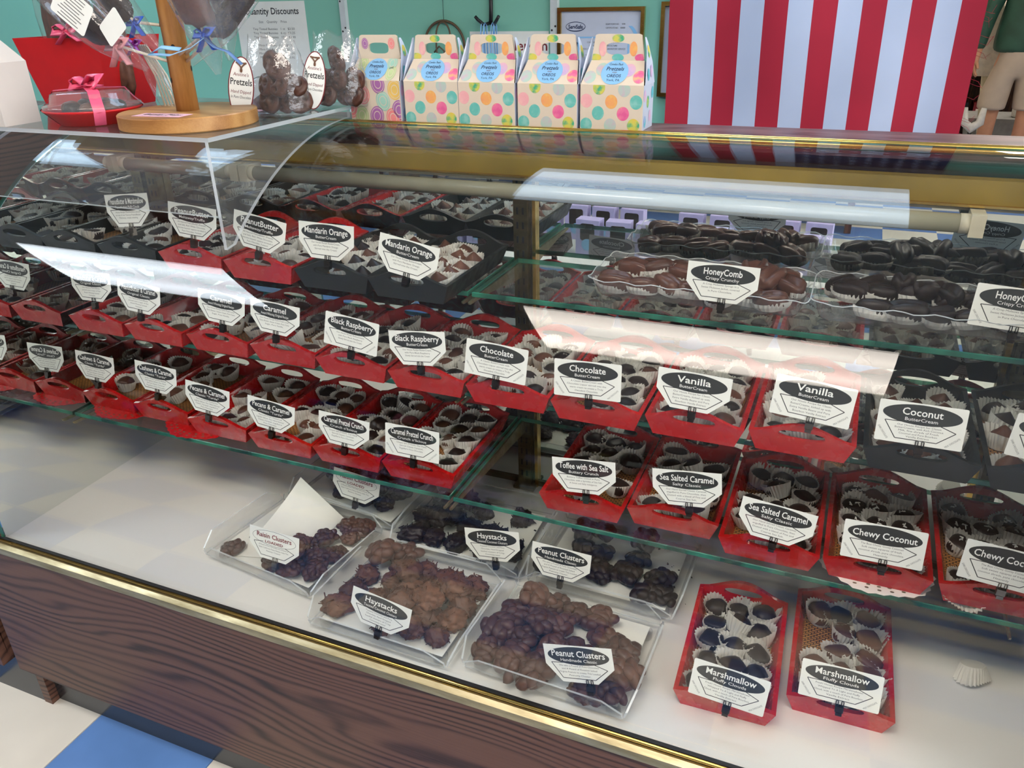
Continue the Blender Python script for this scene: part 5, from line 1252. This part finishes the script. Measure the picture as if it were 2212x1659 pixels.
for k, ln in enumerate(('Tiny Tinted Bunnies   1 ct   $3.50', 'Tiny Tinted Bunnies   6 ct   $3.25', 'Tiny Tinted Bunnies   12+   $3.00', '', 'Minis Foil Bars   1 ct   $1.25', 'Minis Foil Bars   6 ct   $1.15', 'Minis Foil Bars   12 ct   $1.00', 'Minis Foil Bars   24+   $0.95')): text(b, ln, 0, .05 - k * .0145, .0085, 1, .2, 0, 0, 0, q2)
part('lettering', b, ['ink', 'grey'], po_)
al = thing('allergen_sign', 'white Allergen notice on the wall behind gable boxes', 'sign', (-1.165, W0, 1.13)); b = B(); b.box(-.146, .146, -.0008, 0, -.13, .127); part('sheet', b, 'card', al)
b = B(); text(b, 'Allergen', .060, .083, .034, 0, .165, 0, 0, .014, q2); text(b, 'Eggs, Nuts, Wheat', .02, .040, .016, 1, .22, 0, 0, 0, q2); part('lettering', b, ['maroon', 'grey'], al)
hk = thing('iron_hook', 'black iron triple hook hung with light blue ribbons', 'hook', (-1.225, W0, 1.30)); b = B()
b.tube([(0, -.004, .14), (0, -.006, .03), (0, -.012, -.02)], .007, 8)
for s_ in (-1, 1): b.tube([(0, -.012, -.015), (s_ * .018, -.026, -.022), (s_ * .036, -.04, -.004), (s_ * .044, -.043, .006)], [.006, .006, .0055, .005], 8)
part('hook', b, 'iron', hk); b = B()
for x, dz in ((-.022, 0), (-.012, .01), (.024, 0), (.016, -.01)): b.tube([(x - .006, -.034, -.21 + dz), (x - .010, -.034, -.08), (x - .004, -.034, -.024), (x, -.03, -.014), (x + .006, -.034, -.024), (x + .008, -.032, -.22)], .0052, 6, 0, True, .3)
part('ribbon_loop', b, 'riblight', hk)
hoop = thing('cane_hoop', 'bent cane carpet beater hanging on the mint wall', 'ornament', (-1.408, W0, 1.21)); b = B()
b.tube([(.078 * math.cos(a), -.008, .082 * math.sin(a)) if a <= PI else (.078 * math.cos(a), -.008, .17 * math.sin(a)) for a in [2 * PI * i / 40 for i in range(41)]], .0045, 8)
b.tube([(.028 * math.cos(a), -.014, .03 + .048 * math.sin(a)) if a <= PI else (.03 * math.cos(a), -.014, .03 + .15 * math.sin(a)) for a in [2 * PI * i / 30 for i in range(31)]], .003, 6)
b.tube([(-.04, -.012, -.02), (-.02, -.012, .0), (.0, -.012, -.015), (.006, -.012, -.12)], .003, 6); part('cane', b, 'cane', hoop); b = B(); b.tube([(0, -.004, .085), (0, -.002, .33)], .0008, 5); part('string', b, 'iron', hoop)
def framed(x, z, w_, h_, label):
    t_ = thing('framed_certificate', label, 'picture frame', (x, W0, z)); b = B(); f_ = .012
    for a0, a1, c0, c1 in ((-w_ / 2, w_ / 2, h_ / 2 - f_, h_ / 2), (-w_ / 2, w_ / 2, -h_ / 2, -h_ / 2 + f_), (-w_ / 2, -w_ / 2 + f_, -h_ / 2 + f_, h_ / 2 - f_), (w_ / 2 - f_, w_ / 2, -h_ / 2 + f_, h_ / 2 - f_)): b.box(a0, a1, -.016, 0, c0, c1)
    part('frame', b, 'gold', t_); b = B(); b.box(-w_ / 2 + f_, w_ / 2 - f_, -.006, -.002, -h_ / 2 + f_, h_ / 2 - f_); part('sheet', b, 'boxside', t_); return t_
ce = framed(-.838, 1.135, .292, .385, 'gold framed food safety certificate on the mint wall')
q3 = lambda u, w_, t_: (u, -.0070, w_); b = B(); text(b, 'ServSafe', -.085, .135, .013, 0, .05, 0, 0, .02, q3)
b.add([q3(-.085 + .034 * math.cos(a), .135 + .015 * math.sin(a), 0) for a in [2 * PI * i / 30 for i in range(30)]] + [q3(-.085 + .0325 * math.cos(a), .1355 + .0125 * math.sin(a), 0) for a in [2 * PI * i / 30 for i in range(30)]], [(i, (i + 1) % 30, 30 + (i + 1) % 30, 30 + i) for i in range(30)], 0)
for k, ln in enumerate(('EXAM FORM NO.     9090', 'CERTIFICATE NO.     808080')): text(b, ln, .05, .142 - k * .011, .005, 1, .065, 0, 0, 0, q3)
text(b, 'ServSafe', -.06, .085, .022, 0, .10, 0, 0, .01, q3)
b.add([q3(.078 + .05 * math.cos(a), .09 + .055 * math.sin(a), 0) for a in [-.9 + 1.9 * i / 12 for i in range(13)]] + [q3(.066 + .05 * math.cos(a), .09 + .055 * math.sin(a), 0) for a in [-.9 + 1.9 * i / 12 for i in range(13)]], [(i, i + 1, 14 + i, 13 + i) for i in range(12)], 2)
part('lettering', b, ['blueink', 'grey', 'sticker'], ce)
b = B(); b.box(-.076, .098, -.0085, -.0072, -.16, .105); sh = part('inner_sheet', b, 'boxside', ce); b = B(); q4 = lambda u, w_, t_: (u, -.0092, w_)
for a0, a1, c0, c1 in ((-.076, .098, .1005, .105), (-.076, -.0715, -.16, .1), (.0935, .098, -.16, .1)): b.add([q4(a0, c0, 0), q4(a1, c0, 0), q4(a1, c1, 0), q4(a0, c1, 0)], [(0, 1, 2, 3)], 1)
for k, (ln, w_) in enumerate((('COMMONWEALTH OF PENNSYLVANIA', .11), ('DEPARTMENT OF AGRICULTURE', .095), ('BUREAU OF FOOD SAFETY AND LABORATORY SERVICES', .15))): text(b, ln, .011, .088 - k * .010, .0055, 0, w_, 0, 0, 0, q4)
for k in range(6): text(b, 'is hereby registered in accordance with law', .005, .05 - k * .016, .004, 0, .12, 0, 0, 0, q4)
part('lettering', b, ['grey', 'sticker'], sh)
framed(-.545, 1.20, .19, .28, 'gold frame mostly hidden behind the flag')

# ------------------------------------------------------------------ flag hung upright in front of the doorway
FW, FH, NS = .885, 1.52, 13; nx, nz = 52, 48
def fpt(u, v, off=0.0):
    """u across (0..1), v up (0..1)"""
    x = -.607 + u * (FW - .03 * (1 - v)) + .045 * (1 - v) * math.sin(u * PI) * .6 + .03 * (v - .3) * -.5
    y = WY - .045 + .010 * math.sin(u * 9 + v * 3.1) + .007 * math.sin(u * 17 - v * 7) + .006 * math.sin(v * 15 + u * 4) - off
    return (x, y, .935 + v * FH)
b = B()
vs = [fpt(i / nx, j / nz) for j in range(nz + 1) for i in range(nx + 1)]
b.add(vs, [], 0)
for j in range(nz):
    for i in range(nx):
        s_ = int(i / (nx / NS)); b.f.append((j * (nx + 1) + i, j * (nx + 1) + i + 1, (j + 1) * (nx + 1) + i + 1, (j + 1) * (nx + 1) + i)); b.mi.append(0 if s_ % 2 == 0 else 1); b.sm.append(True)
fg = tag(part('flag', b, ['fred', 'fwhite'], None), 'red and white striped flag hanging upright in the doorway', 'flag')
b = B(); u0, v0 = 6 / 13, .60; n1, n2 = 24, 24
b.add([fpt(u0 + (1 - u0) * i / n1, v0 + (1 - v0) * j / n2, .002) for j in range(n2 + 1) for i in range(n1 + 1)], [(j * (n1 + 1) + i, j * (n1 + 1) + i + 1, (j + 1) * (n1 + 1) + i + 1, (j + 1) * (n1 + 1) + i) for j in range(n2) for i in range(n1)], 0, True)
cn = part('canton', b, 'fblue', fg); b = B()
for rr in range(11):
    for cc in range(9):
        if (rr + cc) % 2: continue
        u = u0 + (1 - u0) * (cc + .75) / 9.6; v = v0 + (1 - v0) * (rr + .7) / 11.5; p = Vector(fpt(u, v, .004)); P_ = []
        for k in range(10):
            q_ = .019 if k % 2 == 0 else .0076; a = PI / 2 + k * PI / 5; P_.append((p.x + q_ * math.cos(a), p.y, p.z + q_ * math.sin(a)))
        b.ngon(P_)
part('stars', b, 'fwhite', cn)['kind'] = 'stuff'
b = B(); b.tube([(-.66, WY - .045, 2.452), (.33, WY - .045, 2.452)], .008, 8); b.tube([(-.66, WY - .045, 2.452), (-.66, WY, 2.452)], .006, 6); part('pole', b, 'pinepost', fg)
# frayed threads along the right edge
r = random.Random(2); b = B()
for k in range(34):
    v = r.uniform(.02, .5); p = Vector(fpt(1.0, v)); l = r.uniform(.01, .035); b.tube([p, p + Vector((l * .6, -.004, -l * .2)), p + Vector((l, .003, r.uniform(-.03, .02)))], .0004, 4)
part('frayed_threads', b, 'fred', fg)['kind'] = 'stuff'
# ------------------------------------------------------------------ stockroom seen past the flag
M['jacket'] = plain('green_jacket', srgb(44, 84, 70), .55, 0, .18, 14, bump=.4); M['khaki'] = plain('khaki_cloth', srgb(196, 180, 164), .8, 0, .08, 10); M['skin'] = plain('skin', srgb(206, 150, 120), .5, 0, .06, 20)
M['hair'] = plain('brown_hair', srgb(70, 48, 34), .6); M['sock'] = plain('white_sneaker', srgb(220, 218, 214), .6); M['tub'] = plain('grey_tub', srgb(150, 150, 146), .5); M['ivory'] = plain('ivory_paint', srgb(222, 212, 196), .5)
PXX, PYY = .93, 6.2
def skin_obj(name, chains, mat, parent, root=0, sub=2):
    """chains: lists of ((x,y,z), radius); shared first points are welded"""
    vs = []; rad = []; es = []; idx = {}
    for ch in chains:
        prev = None
        for p, r_ in ch:
            k = tuple(round(c_, 4) for c_ in p)
            if k not in idx: idx[k] = len(vs); vs.append(p); rad.append(r_)
            i = idx[k]
            if prev is not None and prev != i: es.append((prev, i))
            prev = i
    me = bpy.data.meshes.new(name); me.from_pydata(vs, es, []); me.materials.append(M[mat])
    o = ob(name, me, parent); md = o.modifiers.new('skin', 'SKIN'); md.use_smooth_shade = True; md.branch_smoothing = .6
    for i, sv in enumerate(me.skin_vertices[0].data):
        rr = rad[i]; sv.radius = rr if isinstance(rr, tuple) else (rr, rr); sv.use_root = (i == root)
    s_ = o.modifiers.new('sub', 'SUBSURF'); s_.levels = sub; s_.render_levels = sub
    return o
pe = thing('person', 'person in green jacket and khaki shorts standing with arms down', 'person', (PXX, PYY, 0))
pel = ((0, 0, .93), (.115, .085))
chains = [[pel, ((0, 0, 1.08), (.125, .09)), ((0, 0, 1.26), (.16, .11)), ((0, .01, 1.42), (.13, .085)), ((0, 0, 1.50), .055), ((0, -.01, 1.56), .055), ((0, -.02, 1.64), (.078, .092)), ((0, -.015, 1.72), (.07, .085)), ((0, -.01, 1.76), (.035, .045))]]
for s_ in (-1, 1):
    chains.append([pel, ((s_ * .095, 0, .86), .072), ((s_ * .105, -.01, .66), .068), ((s_ * .11, -.015, .48), .055), ((s_ * .112, .015, .33), .056), ((s_ * .112, .02, .10), .036), ((s_ * .112, .01, .05), .036), ((s_ * .118, -.10, .03), .036), ((s_ * .12, -.16, .025), .026)])
    hand = (s_ * .275, -.05, .86)
    chains.append([((0, .01, 1.42), (.13, .085)), (((s_ * .17), .01, 1.41), .062), ((s_ * .235, .0, 1.20), .046), ((s_ * .262, -.02, 1.05), .038), ((s_ * .272, -.045, .905), .027), (hand, (.018, .034))])
    for k, (dy, l) in enumerate(((-.030, .060), (-.010, .072), (.010, .068), (.028, .056))):
        a = (hand[0] - s_ * .002, hand[1] + dy, hand[2] - .038); m_ = (a[0] - s_ * .006, a[1] - .004, a[2] - l * .55); e_ = (a[0] - s_ * .022, a[1] - .006, a[2] - l * .85); chains.append([(hand, (.018, .034)), (a, .0098), (m_, .0088), (e_, .0075)])
    chains.append([(hand, (.018, .034)), ((hand[0] - s_ * .012, hand[1] - .038, hand[2] - .012), .0105), ((hand[0] - s_ * .02, hand[1] - .052, hand[2] - .045), .009)])
skin_obj('body', chains, 'skin', pe)
skin_obj('jacket', [[((0, 0, .905), (.188, .135)), ((0, 0, .96), (.200, .142)), ((0, 0, 1.06), (.200, .142)), ((0, 0, 1.26), (.185, .13)), ((0, .01, 1.42), (.15, .10)), ((0, 0, 1.50), .072)]] + [[((0, .01, 1.42), (.15, .10)), ((s_ * .175, .01, 1.415), .078), ((s_ * .243, .0, 1.20), .066), ((s_ * .268, -.02, 1.05), .060), ((s_ * .276, -.045, .935), .044)] for s_ in (-1, 1)], 'jacket', pe)
skin_obj('shorts', [[((0, 0, 1.04), (.160, .118)), ((0, 0, .96), (.168, .124)), ((0, 0, .88), (.17, .125))]] + [[((0, 0, .88), (.17, .125)), ((s_ * .10, 0, .80), .122), ((s_ * .108, -.01, .66), .108), ((s_ * .112, -.012, .56), .100), ((s_ * .112, -.012, .535), .099)] for s_ in (-1, 1)], 'khaki', pe)
skin_obj('hair', [[((0, .01, 1.70), (.082, .095)), ((0, .0, 1.755), (.072, .085)), ((0, .0, 1.785), (.04, .05))]], 'hair', pe)
b = B()
for s_ in (-1, 1):
    b.lathe([(.001, -.006), (.010, -.004), (.012, .0), (.010, .004), (.001, .006)], 10, 0, s_ * .032, -.105); 
    for i in range(len(b.v) - 50, len(b.v)): b.v[i] = (b.v[i][0], b.v[i][1], b.v[i][2] + 1.655)
part('eyes', b, 'ink', pe)
b = B(); b.tube([(0, -.105, 1.665), (0, -.128, 1.625), (0, -.108, 1.615)], [.010, .014, .010], 8); b.tube([(-.026, -.100, 1.585), (0, -.108, 1.582), (.026, -.100, 1.585)], .006, 6); part('nose_and_mouth', b, 'skin', pe)
for s_ in (-1, 1):
    b = B(); b.tube([(s_ * .112, .05, .03), (s_ * .116, -.05, .036), (s_ * .12, -.15, .028), (s_ * .121, -.20, .022)], [.040, .046, .045, .030], 10); part('shoe', b, 'sock', pe)

def shelfunit(x0, x1, y, label):
    t_ = thing('stock_rack', label, 'rack', (0, 0, 0)); r = random.Random(label)
    for x in (x0, x1): b = B(); b.box(x - .02, x + .02, y, y + .4, 0, 1.9); part('upright', b, 'doorwood', t_)
    for z in (.25, .65, 1.05, 1.45, 1.85): b = B(); b.box(x0, x1, y, y + .4, z - .015, z + .015); part('board', b, 'doorwood', t_)
    b = B(); b.box(x0, x1, y + .39, y + .40, 0, 1.9); part('back_board', b, 'doorwood', t_)
    for k, z in enumerate((.265, .665, 1.065, 1.465)):
        x = x0 + .05
        while x < x1 - .75:
            w_ = r.uniform(.10, .18); h = r.uniform(.12, .28); o = ob('stock_carton', None); bpy.data.objects.remove(o)
            b = B(); b.box(x, x + w_, y + .03, y + .25, z, z + h); b.box(x + w_ * .15, x + w_ * .85, y + .0295, y + .0299, z + h * .3, z + h * .7, 1)
            cm_, cw_ = r.choice((('doorwood', 'brown'), ('card', 'white'), ('lavender', 'lavender'), ('kick', 'black'), ('maroon', 'maroon'))); tag(part('stock_carton', b, [cm_, 'ivory'], None), cw_ + ' carton on the ' + ('bottom', 'second', 'third', 'top')[k] + ' board of the stockroom rack', 'carton', cw_ + ' cartons on the ' + ('bottom', 'second', 'third', 'top')[k] + ' stockroom board'); x += w_ + r.uniform(.02, .08)
shelfunit(.30, 1.70, 7.6, 'brown wooden rack at the back of the stockroom')
# white sloping board on a post
bd = thing('drafting_table', 'white slanted board on a pale post left of the person', 'table', (0, 6.5, 0)); b = B()
b.prism([(.715, 1.24), (.79, 1.24), (.93, .735), (.70, .735), (.685, .86)], 0, .03, 'y'); part('board', b, 'ivory', bd, fix=True)
b = B(); b.tube([(.86, .02, .02), (.77, .045, .80)], .026, 12); part('post', b, 'socket', bd); b = B(); b.lathe([(.16, 0), (.16, .02), (.05, .03)], 24, 0, .86, .02); part('foot', b, 'iron', bd)
tu = thing('storage_tub', 'grey plastic tub on the stockroom floor behind the legs', 'tub', (1.0, 6.75, 0)); b = B()
b.hexa([(-.22, -.16, 0), (.26, -.16, 0), (.26, .16, 0), (-.22, .16, 0)], [(-.27, -.2, .40), (.31, -.2, .40), (.31, .2, .40), (-.27, .2, .40)]); part('body', b, 'tub', tu, fix=True); b = B(); b.box(-.29, .33, -.22, .22, .40, .43); part('lid', b, 'tub', tu)
jg = thing('milk_jug', 'white plastic jug with purple cap on the grey tub', 'jug', (1.09, 6.66, .4302)); b = B(); b.lathe([(.055, 0), (.068, .01), (.070, .12), (.055, .16), (.020, .20), (.018, .22)], 20, 0, 0, 0, True, True, 1, 1); b.tube([(.05, -.02, .16), (.088, -.03, .15), (.086, -.03, .08), (.062, -.02, .06)], .011, 8); part('body', b, 'sock', jg)
b = B(); b.lathe([(.021, .215), (.021, .238), (.016, .24)], 14); part('cap', b, 'lavender', jg)
tp = thing('tape_dispenser', 'white tape holder beside the pale post in the stockroom', 'dispenser', (.70, 6.0, 0)); b = B(); b.tube([(-.06, 0, .57), (-.05, 0, .47), (.0, 0, .43), (.05, 0, .47), (.06, 0, .57)], [.018, .03, .036, .03, .018], 10); part('body', b, 'sock', tp); b = B(); b.tube([(0, 0, 0), (0, 0, .42)], .014, 8); b.lathe([(.1, 0), (.1, .012), (.03, .02)], 20); part('stand', b, 'iron', tp)

# ------------------------------------------------------------------ low table of lavender boxes on the customer side (seen in the mirror)
tbm = thing('display_table', 'low white table of lavender boxes seen in the mirror', 'table', (-.85, -1.42, 0)); b = B(); b.box(-.85, .95, -.30, .30, .36, .39); part('tabletop', b, 'ceil', tbm)
for sx in (-.8, .9):
    for sy in (-.25, .25): b = B(); b.box(sx - .02, sx + .02, sy - .02, sy + .02, 0, .36); part('leg', b, 'ceil', tbm)
bb = B(); bb.box(-.05, .05, -.03, .03, 0, .15); lm = bb.mesh('carton', 'lavender'); bb = B(); bb.prism(rrect(.062, .07, .01, 4, 0, .10), .0302, .0306, 'y'); wm = fixn(bb.mesh('window', 'clipdark')); bb = B(); bb.prism(ellipse(.024, .024, 20, 0, .048), .0308, .0312, 'y'); sm_ = fixn(bb.mesh('round_label', 'sticker'))
for j in range(2):
    for i in range(13):
        if (i * 7 + j * 3) % 6 == 4: continue
        t_ = ob('lavender_box', lm, None, (-1.60 + i * .125, -1.26 - j * .22, .3902 + .0 * j), (0, 0, random.uniform(-.1, .1))); tag(t_, 'small lavender window box in the ' + ('front', 'rear')[j] + ' row on the low table', 'box', ('front', 'rear')[j] + ' row of lavender boxes')
        ob('window', wm, t_); ob('round_label', sm_, t_)
# merchandise shelving across the shop, for the reflections in the front glass
ms = thing('shop_shelving', 'wooden shop shelving on the far customer side', 'shelving', (-2.6, -3.6, 0))
for z in (.3, .7, 1.1, 1.5): b = B(); b.box(-2.2, 2.6, -.2, .2, z - .02, z); part('board', b, 'doorwood', ms)
for x in (-2.2, -.6, 1.0, 2.6): b = B(); b.box(x - .02, x + .02, -.2, .2, 0, 1.7); part('upright', b, 'doorwood', ms)
r = random.Random(9); cm = [B().box(-.07, .07, -.08, .08, 0, .24).mesh('packet', m_) for m_ in ('gift', 'lavender', 'mint', 'card', 'dark', 'ribpink', 'egg' if False else 'mustard', 'ribblue')]
for z in (.3, .7, 1.1, 1.5):
    for i in range(15):
        ci = r.randrange(8); o = ob('gift_packet', cm[ci], None, (-4.68 + i * .318 + r.uniform(-.05, .05), -3.6 + r.uniform(-.05, .05), z + .0002), (0, 0, r.uniform(-.3, .3)), (r.uniform(.7, 1.2), 1, r.uniform(.6, 1.2))); cw_ = ('red', 'lavender', 'mint', 'white', 'brown', 'pink', 'mustard', 'blue')[ci] + ' gift packet'; tag(o, cw_ + ' on the ' + {.3: 'lowest', .7: 'second', 1.1: 'third', 1.5: 'top'}[z] + ' far shop shelf', 'packet', cw_ + 's on the ' + {.3: 'lowest', .7: 'second', 1.1: 'third', 1.5: 'top'}[z] + ' far shelf')
